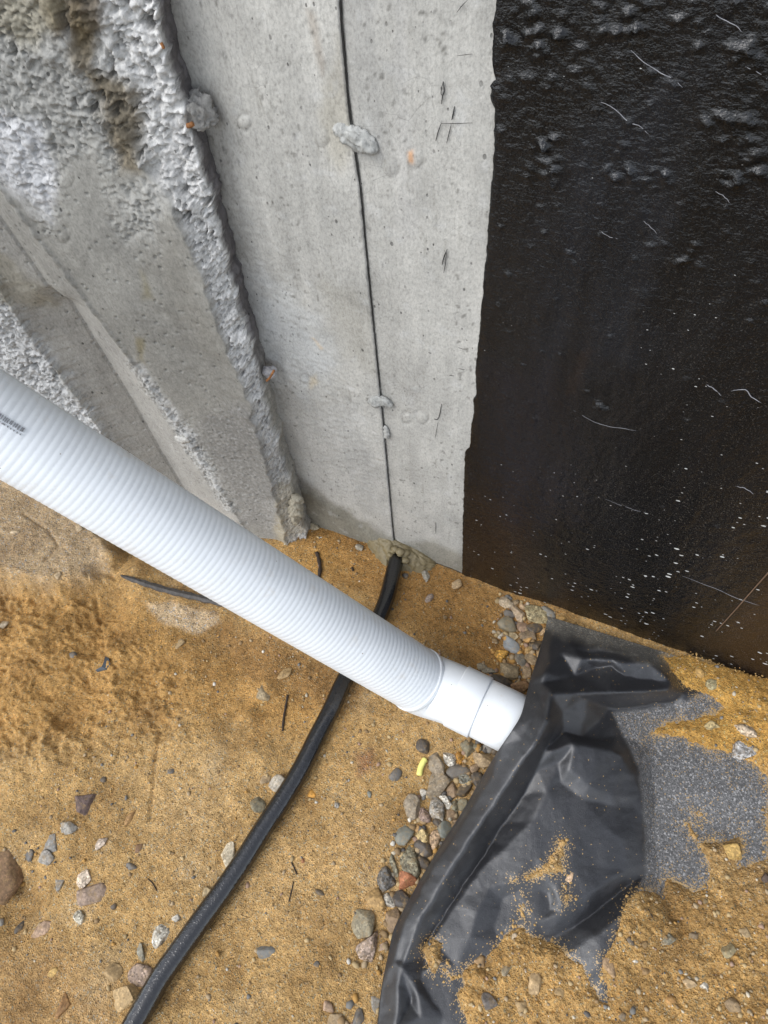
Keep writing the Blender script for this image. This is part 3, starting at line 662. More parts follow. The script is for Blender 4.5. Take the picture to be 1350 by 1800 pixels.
off += hp([(330, 740), (420, 700), (500, 800), (500, 930), (400, 900)], 25, 4) * (1 - hon) * .0016 * fbm(SS * 130, ZZ * 130, 3, 583)
pf1, pf2, pfr = worley(SS * 60, ZZ * 60, 590); off -= .004 * sst(.16, .05, pf1) * (pfr > .72) * (1 - hon)
e1, e2, er = worley(wx * 95 + 3, wz * 105, 593); off += strip * kv * (.008 * (er - .5) * sst(.0, .3, e2 - e1) + .006 * (.3 - np.abs(fbm(SS * 80, ZZ * 80, 3, 594))) + .003 * fbm(SS * 200, ZZ * 200, 2, 595)) * (1 - .5 * sst(680, 820, VV))
rx = sst(.0, .10, e2 - e1)
off += ring_relief(UU, VV) * .45
# colours
c = np.broadcast_to(np.array([.285, .278, .252]), SS.shape + (3,)).copy()
c *= (1 + .22 * fbm(SS * 9, ZZ * 6, 4, 600))[..., None]
def rput(m, colr):
    global c
    c = blend(c, np.clip(m, 0, 1), colr)
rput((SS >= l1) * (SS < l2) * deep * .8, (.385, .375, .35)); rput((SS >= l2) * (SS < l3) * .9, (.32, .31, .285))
rput(hon * .8, (.37, .365, .345)); rput(sst(.10, .02, SS - red) * np.clip(hon * 1.4, 0, 1) * .8, (.66, .65, .63)); 
rput(low * .6, (.50, .505, .51))
rput(hp([(-50, 190), (60, 215), (95, 300), (95, 395), (40, 340), (-50, 280)], 14, 5) * .85, (.56, .56, .565))
rput(hp([(232, 640), (250, 640), (345, 765), (400, 880), (330, 790)], 6, 6) * .6, (.50, .50, .49))
rput(hp([(60, -60), (185, -60), (180, 60), (150, 90), (120, 60), (100, 70)], 18, 7) * .85, (.115, .085, .05))
rput(hp([(140, 20), (168, 60), (165, 120), (240, 170), (245, 240), (250, 300), (215, 300), (190, 240), (160, 150), (130, 90)], 20, 8) * .8, (.15, .115, .062))
rput(hp([(-40, -60), (110, -60), (110, 40), (60, 80), (-40, 60)], 20, 9) * .55, (.27, .235, .15))
rput(hp([(245, 480), (262, 500), (268, 530), (250, 525)], 8, 10) * .6, (.20, .17, .085)); rput(hp([(237, 590), (252, 595), (256, 640), (243, 630)], 6, 11) * .6, (.22, .18, .08))
rput(hp([(300, 390), (330, 420), (415, 650), (380, 640), (300, 560), (260, 470)], 30, 12) * .55 * (1 - hon), (.185, .175, .15))
rput(hp([(330, 760), (430, 700), (505, 820), (510, 940), (420, 930)], 20, 13) * .55 * (1 - hon), (.215, .21, .20))
rput(hp([(490, 850), (540, 880), (545, 950), (480, 960)], 8, 14) * .5, (.38, .32, .20))
rput(sst(.05, .3, fbm(SS * 140, ZZ * 140, 2, 620)) * hp([(330, 740), (430, 700), (510, 820), (510, 940), (420, 930)], 20, 15) * .5, (.37, .365, .35))
rput(hp([(-60, 400), (30, 480), (90, 560), (40, 545), (-60, 470)], 10, 16) * .4, (.30, .27, .19))
rput(hon * hole * .85, (.085, .08, .075)); rput(strip * kv * (1 - rx) * .7, (.11, .105, .10)); c = np.clip(c * (1 + .12 * fbm(SS * 120, ZZ * 120, 2, 630))[..., None], .02, 1)  # holes and gaps between crumbs darkened: crevice shade put into the colour
c = ring_colour(c, UU, VV); PR = rp(SS, ZZ, off); P00 = rp(SS, ZZ, np.zeros_like(SS)); rr_ = P00[..., :2] / np.linalg.norm(P00[..., :2], axis=-1, keepdims=True)
PR[..., :2] += rr_ * (back / np.maximum(-(rr_ @ RN), .2))[..., None]
# side face at the right border: it runs back to the foundation wall
ns = 14; side = []; sc_ = []
for k in range(ns, 0, -1):
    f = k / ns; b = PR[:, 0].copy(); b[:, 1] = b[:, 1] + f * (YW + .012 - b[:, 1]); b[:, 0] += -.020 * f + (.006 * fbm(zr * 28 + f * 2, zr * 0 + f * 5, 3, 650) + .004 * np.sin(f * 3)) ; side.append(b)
    m = np.clip(f * 4, 0, 1); sc_.append(c[:, 0] * (1 - m) + (np.array([.125, .115, .115]) * (1 - sst(600, 760, VV[:, 0])[:, None]) + np.array([.30, .285, .25]) * sst(600, 760, VV[:, 0])[:, None]) * m * (1 + .35 * fbm(zr * 70, zr * 0 + f * 6, 3, 655))[:, None])  # upper side face dark: its shade and the damp painted into the colour
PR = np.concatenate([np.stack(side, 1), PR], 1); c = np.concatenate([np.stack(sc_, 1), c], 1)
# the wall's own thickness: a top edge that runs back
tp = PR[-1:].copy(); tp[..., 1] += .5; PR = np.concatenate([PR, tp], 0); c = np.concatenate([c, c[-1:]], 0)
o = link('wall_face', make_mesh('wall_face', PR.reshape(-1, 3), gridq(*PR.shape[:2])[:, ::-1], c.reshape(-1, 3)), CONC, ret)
def ry(u, v): return float(on_ret(np.array(u, float), np.array(v, float))[1])
o = chain_lump('mortar_lump', ((318, 178), (335, 192), (352, 206), (358, 222)), [.014, .023, .022, .013], ry(340, 205) + .045, ret, (.30, .29, .27), .9, 61); o['label'] = 'knobbly mortar lump high on the ridge'
o = chain_lump('mortar_lump', ((462, 648), (474, 654), (484, 662)), [.007, .011, .007], ry(470, 655) + .04, ret, (.36, .35, .35), .9, 71); o['label'] = 'smaller mortar lump low on the ridge'
o = chain_lump('mortar_lump', ((308, 768), (320, 772), (332, 772)), [.007, .010, .007], ry(320, 770) - .002, ret, (.46, .45, .42), .7, 81, .12); o['label'] = 'round pale knob just above the white pipe'
o = chain_lump('mortar_lump', ((520, 872), (518, 900), (508, 925)), [.013, .016, .013], ry(515, 900) + .02, ret, (.36, .33, .26), .9, 91); o['label'] = 'broken crust at the foot of the ridge'
for (a, b, cc_, rr) in (((316, 238), (321, 238), (326, 235), .0030), ((461, 686), (467, 680), (474, 668), .0020), ((268, 92), (271, 97), (273, 102), .0018)):
    V, Q = tube(spline(np.array([on_ret(np.array(q[0], float), np.array(q[1], float)) + np.array([RN[0], RN[1], 0]) * -.022 for q in (a, b, cc_)]), 6), rr, 7); make_any('rusty_wire', V, Q, RUST, ret)

# ================================================================== WHITE DRAIN PIPE
pipe = empty('drain_pipe', tuple(on_z(780, 1213, .0)), 'white corrugated drain pipe sloping down under the black cloth', 'pipe'); pipe.location = (0, 0, 0)
def at_depth(u, v, z): r = rays(np.array(u, float), np.array(v, float)); return r / F * z + CAMP
A = at_depth(0, 746, .885); Bp = on_z(738, 1197, .082)
ax = (A - Bp) / np.linalg.norm(A - Bp); A2 = A + ax * .55
Dp = on_z(985, 1312, .064); ax2 = (Dp - on_z(800, 1222, .070)); ax2 /= np.linalg.norm(ax2)
def frame(t):
    r = np.cross(t, [0, 0, 1.0]); r /= np.linalg.norm(r); return r, np.cross(r, t)
def lathe(name, O, t, prof, n=72, mat=PIPE, parent=pipe):
    r, b = frame(t); a = np.arange(n) * 2 * math.pi / n; ring = np.cos(a)[:, None] * r + np.sin(a)[:, None] * b
    V = np.concatenate([O + t * s + ring * q for s, q in prof]); m = len(prof); i0 = np.arange(n); i1 = (i0 + 1) % n
    Q = np.concatenate([np.stack([k * n + i0, k * n + i1, (k + 1) * n + i1, (k + 1) * n + i0], 1) for k in range(m - 1)])
    return link(name, make_mesh(name, V, Q), mat, parent)
PR_ = .0600; PITCH = .0095; LN = np.linalg.norm(A2 - Bp)
prof = [(0.0, PR_ - .008)]
s_ = np.arange(.012, LN, PITCH / 9)
for s0 in s_:
    ph = (s0 / PITCH) % 1.0; k = .5 + .5 * math.cos(2 * math.pi * ph); prof.append((s0, PR_ + .0006 + .00042 * (k ** .6) ))
prof.append((LN, PR_ - .008))
lathe('corrugated_tube', Bp, ax, prof)
# cuff with a thin lip round the end of the corrugated tube, elbow, coupling ring, plain pipe
lathe('cuff_lip', Bp + ax * .004, ax, [(-.004, PR_ - .002), (-.002, PR_ + .0024), (.0015, PR_ + .0030), (.005, PR_ + .0030), (.0075, PR_ + .0030), (.008, PR_ - .002)])
cpt = on_z(806, 1225, .070)
nb_ = 12; Vb = []
P0, P3 = Bp + ax * .002, cpt; Lb = np.linalg.norm(P3 - P0); cs = [P0, P0 - ax * Lb * .45, P3 - ax2 * Lb * .4, P3]
cl = []
for k in range(nb_ + 1):
    f = k / nb_; cl.append((1 - f) ** 3 * cs[0] + 3 * f * (1 - f) ** 2 * cs[1] + 3 * f * f * (1 - f) * cs[2] + f ** 3 * cs[3])
V, Q = tube(np.array(cl), np.linspace(PR_ + .002, .0575, nb_ + 1), 72, False); make_any('elbow', V, Q, PIPE, pipe)
lathe('coupling_ring', cpt - ax2 * .002, ax2, [(-.004, .0560), (-.0035, .0592), (-.001, .0603), (.045, .0603), (.0475, .0597), (.048, .0560)])
lathe('plain_pipe', cpt + ax2 * .03, ax2, [(0, .050), (.001, .0572), (.135, .0572), (.135, .053), (.0, .052)])
# printed bar code and tiny print near the upper left end
def on_pipe(s, ang, lift):
    r, b = frame(ax); return Bp + ax * s + (math.cos(ang) * r + math.sin(ang) * b) * (PR_ + .0024 + lift)
tocam = CAMP - A; r_, b_ = frame(ax); a0 = math.atan2(tocam @ b_, tocam @ r_)
Vp, Qp = [], []
def patch(s0, s1, g0, g1):
    k = len(Vp)
    for s_i, g_i in ((s0, g0), (s1, g0), (s1, g1), (s0, g1)): Vp.append(on_pipe(s_i, g_i, .0006))
    for s_i, g_i in ((s0, g0), (s1, g0), (s1, g1), (s0, g1)): Vp.append(on_pipe(s_i, g_i, -.0015))
    Qp.extend([[k, k + 1, k + 2, k + 3], [k, k + 4, k + 5, k + 1], [k + 1, k + 5, k + 6, k + 2], [k + 2, k + 6, k + 7, k + 3], [k + 3, k + 7, k + 4, k]])
sA = float((A - Bp) @ ax)
def ang_of(u, v):
    best = None
    for s0 in np.linspace(sA - .08, sA + .06, 71):
        for g in np.linspace(a0 - 1.3, a0 + 1.3, 105):
            q = proj(on_pipe(s0, g, 0)[None]); e = (q[0][0] - u) ** 2 + (q[1][0] - v) ** 2
            if best is None or e < best[0]: best = (e, s0, g)
    return best[1], best[2]
sL, gL = ang_of(2, 735); sR, gR = ang_of(42, 757); gM = .5 * (gL + gR); dg = .055 * (1 if ang_of(20, 760)[1] > gM else -1)
pos = 0.0; LB = sL - sR + .02
while pos < LB:
    wd_ = RNG.choice([.0007, .0010, .0015]); patch(sR + pos, sR + pos + wd_, gM - dg * .9, gM + dg * .9 * RNG.choice([.7, 1.0])); pos += wd_ + RNG.choice([.0010, .0016, .0022])
pos = 0
while pos < LB * .8:
    wd_ = RNG.choice([.0008, .0012]); gg = gM + dg * 1.8 + RNG.uniform(-.3, .3) * dg * .4; patch(sR + pos, sR + pos + wd_, gg - dg * .25, gg + dg * .25); pos += wd_ + RNG.choice([.0005, .0007, .003])
make_any('printed_marking', np.array(Vp), np.array(Qp), plain_material('grey print', (.22, .22, .23), .6), pipe, False)['label'] = 'small grey printed bar code with tiny print'

# ================================================================== BLACK HOSE
hp_px = [(698, 984), (690, 1010), (680, 1050), (662, 1095), (640, 1135), (606, 1195), (583, 1245), (556, 1298), (530, 1350), (497, 1405), (462, 1458), (428, 1512), (392, 1565), (352, 1620), (318, 1668), (284, 1716), (256, 1765), (228, 1815), (190, 1890), (150, 1990)]
hpts = np.array([on_z(u, v,   .017 if i else .011) for i, (u, v) in enumerate(hp_px)])
hpts = np.concatenate([[hpts[0] + np.array([.004, .045, -.03])], hpts]); HP = spline(hpts, 150)
HR = np.interp(np.linspace(0, 1, 150), [0, .12, .5, 1], [.0170, .0170, .0180, .0188])
HP[:, 2] = np.where(np.arange(150) < 12, HP[:, 2], np.maximum(HP[:, 2], terrain(HP[:, 0], HP[:, 1], False) + HR * .55))
V, Q = tube(HP, HR, 28); hose = make_any('black_hose', V, Q, HOSE); tag(hose, 'wet black plastic hose running from the wall under the white pipe', 'hose')

# ================================================================== BLACK FILTER CLOTH
# folds: control points (photo x, y, height in m); the chains keep crests and creases crisp
from mathutils.geometry import delaunay_2d_cdt
CHAINS = [
 [(968,1218,.150),(962,1267,.160),(940,1307,.155),(907,1355,.133),(872,1411,.113),(826,1475,.093),(778,1550,.075),(735,1625,.060),(706,1700,.050),(692,1810,.045)],
 [(952,1226,.128),(938,1262,.138),(914,1300,.132),(891,1332,.117),(864,1364,.100),(829,1416,.083),(795,1470,.068),(747,1546,.053),(711,1620,.047),(692,1690,.040)],
 [(977,1262,.128),(956,1318,.108),(940,1355,.085),(918,1395,.064),(884,1450,.050),(838,1525,.040),(790,1595,.034),(748,1675,.029),(722,1760,.027)],
 [(982,1342,.092),(962,1392,.086),(935,1442,.078),(890,1490,.068),(852,1520,.058),(800,1590,.046),(762,1650,.041)],
 [(972,1322,.112),(1009,1306,.116),(1050,1309,.106),(1072,1315,.097),(1094,1330,.082),(1112,1360,.064),(1124,1388,.054)],
 [(986,1250,.120),(988,1288,.094),(1022,1298,.078),(1060,1302,.064),(1082,1299,.052)],
 [(968,1218,.150),(1010,1218,.137),(1072,1218,.120),(1130,1219,.102),(1172,1214,.082),(1201,1219,.032)],
 [(1030,1228,.112),(1072,1244,.052),(1130,1240,.032),(1185,1231,.020)], [(1072,1244,.052),(1094,1291,.040),(1104,1325,.052)],
 [(953,1203,.122),(1009,1190,.090),(1052,1172,.084),(1075,1167,.090)],
 [(1025,1159,.110),(1080,1161,.113),(1143,1164,.100),(1163,1181,.092),(1177,1199,.076),(1172,1214,.082)],
 [(1038,1149,.090),(1095,1152,.088),(1130,1157,.088)], [(1005,1138,.094),(1060,1140,.092),(1115,1149,.082)],
 [(1154,1163,.060),(1180,1183,.038),(1201,1219,.032)],
 [(1112,1550,.030),(1060,1594,.032),(1010,1630,.034),(960,1654,.032)], [(1122,1566,.050),(1088,1612,.064),(1050,1646,.060),(1000,1676,.046)],
 [(1100,1528,.046),(1040,1567,.058),(990,1602,.054),(945,1622,.046)], [(1075,1650,.06),(1057,1692,.058),(1062,1745,.042)],
 [(1000,1352,.104),(1035,1384,.092),(1080,1400,.074),(1112,1404,.056)], [(985,1372,.082),(1025,1402,.078),(1078,1416,.066),(1110,1420,.052)],
 [(1124,1388,.054),(1131,1450,.044),(1133,1520,.034)], [(1146,1380,.018),(1150,1450,.016),(1152,1530,.018)],
 [(905,1548,.062),(935,1544,.060),(965,1546,.064)], [(912,1566,.050),(950,1562,.050)], [(975,1560,.062),(985,1590,.060)], [(965,1570,.048),(968,1600,.045)],
 [(860,1560,.056),(838,1600,.056),(828,1648,.050)], [(880,1580,.044),(866,1630,.040)], [(742,1668,.036),(752,1700,.030)], [(764,1690,.044),(735,1720,.034)], [(705,1690,.040),(728,1735,.044),(740,1790,.040)],
]
POINTS = [(1050,1440,.074),(1010,1462,.074),(1080,1468,.064),(1000,1520,.068),(940,1500,.070),(1060,1525,.056),(1100,1480,.056),(1100,1190,.086),(1150,1196,.076),(1050,1203,.104),(985,1106,.052),(1040,1119,.048),(1110,1138,.040),(1160,1158,.026),
 (975,1112,.056),(964,1150,.090),(958,1185,.128),(985,1150,.100),(1000,1088,.022),(1080,1112,.022),(1150,1138,.020),(1190,1154,.018),(1216,1162,.016),(1040,1710,.05),(1000,1725,.03),(1200,1270,.014),(1300,1300,.014),(1440,1380,.016),(1150,1320,.017),
 (1250,1450,.013),(1330,1480,.020),(1296,1400,.022),(1250,1220,.015),(1440,1240,.014),(1440,1930,.015),(1200,1650,.018),(1100,1800,.02),(900,1930,.02),(640,1940,.014),(880,1660,.036),(800,1700,.034),(780,1790,.030),(920,1680,.036),(960,1770,.024),(640,1060,.01),(1450,1060,.01),(850,1060,.015)]
def cloth_raster():
    pts, idx_, edges = [], {}, []
    def add(p):
        k = (p[0], p[1])
        if k not in idx_: idx_[k] = len(pts); pts.append(p)
        return idx_[k]
    for ch in CHAINS + [EDGEZ]:
        ii = [add(p) for p in ch]; edges += list(zip(ii[:-1], ii[1:]))
    for p in POINTS: add(p)
    vo, eo, fo, ov, oe, of = delaunay_2d_cdt([Vector((p[0], p[1])) for p in pts], edges, [], 0, .01)
    P = np.array([v[:] for v in vo]); A_ = np.array(pts, float)
    hz = np.array([A_[o_[0], 2] if len(o_) else np.average(A_[:, 2], weights=1 / (np.hypot(A_[:, 0] - q[0], A_[:, 1] - q[1]) + .1) ** 4) for q, o_ in zip(P, ov)])
    us = np.arange(640, 1452, 2.0); vs = np.arange(1060, 1942, 2.0); Z = np.full((len(vs), len(us)), .014)
    for f in fo:
        f = list(f)
        for t3 in ((f[0], f[k], f[k + 1]) for k in range(1, len(f) - 1)):
            a, b, c_ = P[list(t3)]; det = (b[1] - c_[1]) * (a[0] - c_[0]) + (c_[0] - b[0]) * (a[1] - c_[1])
            if abs(det) < 1e-9: continue
            x0, x1 = np.searchsorted(us, [min(a[0], b[0], c_[0]) - 1e-6, max(a[0], b[0], c_[0]) + 1e-6]); y0, y1 = np.searchsorted(vs, [min(a[1], b[1], c_[1]) - 1e-6, max(a[1], b[1], c_[1]) + 1e-6])
            if x0 == x1 or y0 == y1: continue
            g, h_ = np.meshgrid(us[x0:x1], vs[y0:y1])
            l0 = ((b[1] - c_[1]) * (g - c_[0]) + (c_[0] - b[0]) * (h_ - c_[1])) / det; l1_ = ((c_[1] - a[1]) * (g - c_[0]) + (a[0] - c_[0]) * (h_ - c_[1])) / det; l2_ = 1 - l0 - l1_
            inn_ = (l0 >= -1e-6) & (l1_ >= -1e-6) & (l2_ >= -1e-6); zz_ = l0 * hz[t3[0]] + l1_ * hz[t3[1]] + l2_ * hz[t3[2]]
            Z[y0:y1, x0:x1] = np.where(inn_, zz_, Z[y0:y1, x0:x1])
    def blur(A, sg):
        r = int(3 * sg) + 1; k = np.exp(-np.arange(-r, r + 1) ** 2 / (2 * sg * sg)); k /= k.sum()
        A = np.pad(A, r, mode='edge'); A = sum(w_ * A[:, i_:A.shape[1] - 2 * r + i_] for i_, w_ in enumerate(k)); return sum(w_ * A[i_:A.shape[0] - 2 * r + i_] for i_, w_ in enumerate(k))
    return us, vs, .86 * blur(Z, 1.25) + .14 * blur(Z, 4.0)
EDGEZ = [(963, 1084, .02), (957, 1115, .035), (944, 1160, .07), (930, 1205, .10), (917, 1255, .128), (900, 1285, .130), (883, 1312, .112), (850, 1364, .055), (815, 1425, .040), (783, 1475, .030), (735, 1555, .024), (693, 1635, .018), (671, 1740, .016), (655, 1880, .014)]
CU, CV, CR = cloth_raster()
def cloth_z(u, v):
    uw = u + 5 * fbm(u / 60, v / 60, 3, 710); vw = v + 4 * fbm(u / 60, v / 60, 3, 711)
    x = np.clip((uw - CU[0]) / 2, 0, len(CU) - 1.001); y = np.clip((vw - CV[0]) / 2, 0, len(CV) - 1.001); i = x.astype(int); j = y.astype(int); fx = x - i; fy = y - j
    z = (CR[j, i] * (1 - fx) + CR[j, i + 1] * fx) * (1 - fy) + (CR[j + 1, i] * (1 - fx) + CR[j + 1, i + 1] * fx) * fy
    lumpy = sst(1160, 1090, u + .12 * (v - 1400))
    rdg = 1 - 2 * np.abs(fbm(u / 95 + .4, v / 130, 3, 724))
    z = z + lumpy * (.0016 * fbm(u / 75, v / 105, 2, 720) + .0006 * rdg + .0004 * fbm(u / 20, v / 32, 3, 721)) + .0004 * fbm(u / 14, v / 14, 3, 722)
    return np.maximum(z, .004)
Lc = spline(np.array(FABL + [(650, 1930)]), 440); Rc = np.stack([np.interp(np.linspace(0, 1, 440), [0, .08, 1], [1216, 1440, 1440]), np.interp(np.linspace(0, 1, 440), [0, .08, 1], [1162, 1240, 1930])], 1)
sp_ = np.linspace(0, 1, 330)[None, :, None]; UVc = Lc[:, None] * (1 - sp_) + Rc[:, None] * sp_
cu_, cv_ = UVc[..., 0], UVc[..., 1]; CZ = cloth_z(cu_, cv_); CP = on_z(cu_, cv_, CZ)
wallgap = np.maximum(CP[..., 1] - (YW - .006), 0); CP[..., 1] -= wallgap
flat = sst(-5, 5, sdf(cu_, cv_, [(1076, 1254), (1130, 1246), (1205, 1232), (1300, 1180), (1500, 1200), (1500, 1960), (1085, 1960), (1100, 1640), (1135, 1530), (1131, 1450), (1122, 1350), (1094, 1293)]) + 4 * fbm(cu_ / 30, cv_ / 30, 3, 730))
edge_t = sst(40, 12, seg_dist(cu_, cv_, [(985, 1086), (1190, 1152)])[0] + 10 * fbm(cu_ / 30, cv_ / 30, 3, 731)) * .8
dust = np.clip(.10 + .75 * flat + edge_t * .7 + .15 * sst(0, .5, fbm(cu_ / 60, cv_ / 60, 3, 732)), 0, 1)
cc = np.broadcast_to(np.array([.0110, .0112, .0135]), cu_.shape + (3,)).copy(); cc = blend(cc, flat * .9, (.100, .098, .096)); cc = blend(cc, np.clip(edge_t * 1.1, 0, 1), (.17, .155, .125))
SANDP = [
    [(1165, 1155), (1185, 1150), (1200, 1152), (1420, 1215), (1430, 1420), (1352, 1372), (1331, 1348), (1294, 1326), (1250, 1318), (1220, 1307), (1198, 1296), (1172, 1293), (1139, 1290), (1172, 1271), (1220, 1264), (1257, 1254), (1272, 1241), (1243, 1222), (1202, 1207), (1176, 1178)],
    [(850, 1695), (862, 1672), (894, 1637), (918, 1628), (926, 1640), (945, 1647), (972, 1657), (1006, 1683), (1024, 1697), (1040, 1735), (1057, 1757), (1069, 1765), (1066, 1735), (1055, 1700), (1060, 1680), (1078, 1660), (1091, 1612), (1105, 1578), (1117, 1566), (1135, 1562), (1150, 1566), (1165, 1578), (1168, 1550), (1172, 1542), (1200, 1556), (1220, 1566), (1240, 1563), (1246, 1520), (1232, 1495), (1224, 1476), (1245, 1478), (1268, 1480), (1290, 1472), (1302, 1465), (1303, 1480), (1305, 1500), (1294, 1528), (1320, 1520), (1346, 1508), (1430, 1490), (1450, 1940), (825, 1940), (818, 1790), (806, 1765), (803, 1745), (818, 1728), (808, 1708), (835, 1690)],
    [(760, 1647), (778, 1660), (777, 1690), (763, 1717), (752, 1702), (741, 1667)], [(777, 1702), (786, 1700), (790, 1710), (780, 1713)], [(788, 1715), (800, 1716), (803, 1724), (790, 1725)],
    [(902, 1547), (950, 1527), (975, 1495), (988, 1470), (994, 1476), (998, 1480), (987, 1509), (993, 1535), (975, 1537), (961, 1539), (930, 1546)], [(912, 1597), (918, 1598), (928, 1610), (926, 1618), (915, 1614)], [(916, 1574), (920, 1574), (922, 1596), (917, 1596)], [(1220, 1428), (1228, 1424), (1232, 1432), (1226, 1438)], [(1348, 1430), (1352, 1380), (1430, 1400), (1430, 1520), (1350, 1500)],
    [(990, 1555), (998, 1553), (1000, 1575), (994, 1590)], [(1205, 1448), (1212, 1446), (1226, 1470), (1220, 1478)]]
csd = np.max([sdf(cu_, cv_, p) for p in SANDP], 0) + 7 * fbm(cu_ / 22, cv_ / 22, 4, 740, .65)
sandy = np.clip((.55 * np.exp(-np.maximum(-csd, 0) / 6.5) + .10 * np.exp(-np.maximum(-csd, 0) / 45) * flat) * (.35 + .9 * sst(-.3, .4, fbm(cu_ / 28, cv_ / 28, 4, 741))), 0, .95)
me = make_mesh('filter_cloth', CP.reshape(-1, 3), gridq(*cu_.shape), cc.reshape(-1, 3)); at = me.attributes.new('Dust', 'FLOAT', 'POINT'); at.data.foreach_set('value', dust.ravel().astype(np.float32))
at = me.attributes.new('Sandy', 'FLOAT', 'POINT'); at.data.foreach_set('value', sandy.ravel().astype(np.float32))
cloth = link('filter_cloth', me, CLOTH); sm = cloth.modifiers.new('thickness', 'SOLIDIFY'); sm.thickness = .0014; sm.offset = -1
tag(cloth, 'crumpled black filter cloth draped over the pipe end and partly buried in sand', 'cloth')

# loose sand lying on the cloth
su, sv = np.meshgrid(np.arange(720, 1444, 2.0), np.arange(1146, 1932, 2.0))
ssd = np.max([sdf(su, sv, p) for p in SANDP], 0)
ssd = ssd + 7 * fbm(su / 22, sv / 22, 4, 740, .65) + 3.6 * fbm(su / 6, sv / 6, 3, 741)
f1_, f2_, r_s = worley(su / 26, sv / 26, 745); g1, g2, rg = worley(su / 11, sv / 11, 746)
inn = np.clip(ssd, 0, 40)
th = .0024 * np.sqrt(inn) + sst(2, 22, ssd) * (.006 * (r_s - .4) * sst(0, .4, f2_ - f1_) + .0035 * (rg - .4) * sst(0, .4, g2 - g1) + .004 * fbm(su / 45, sv / 45, 3, 748) + .0016 * fbm(su / 7, sv / 7, 3, 749)) - .0015
cz = cloth_z(su, sv); smooth_w = sst(20, 70, ssd)
SZ = cz + th; SP = on_z(su, sv, SZ); SP[..., 1] = np.minimum(SP[..., 1], YW + .01)
mask = ssd > -2
used = np.zeros(mask.size, bool); q = gridq(*su.shape, mask); used[q.ravel()] = True; idx = np.cumsum(used) - 1
sc = tcol(SP[..., 0], SP[..., 1]); m1 = (sst(1400, 1300, sv) * .9)[..., None]; sc = sc * (1 - m1) + np.array([.47, .272, .07]) * m1
loose = link('loose_sand', make_mesh('loose_sand', SP.reshape(-1, 3)[used], idx[q], sc.reshape(-1, 3)[used]), SAND); tag(loose, 'loose damp sand spilled over the black cloth', 'sand', kind='stuff')

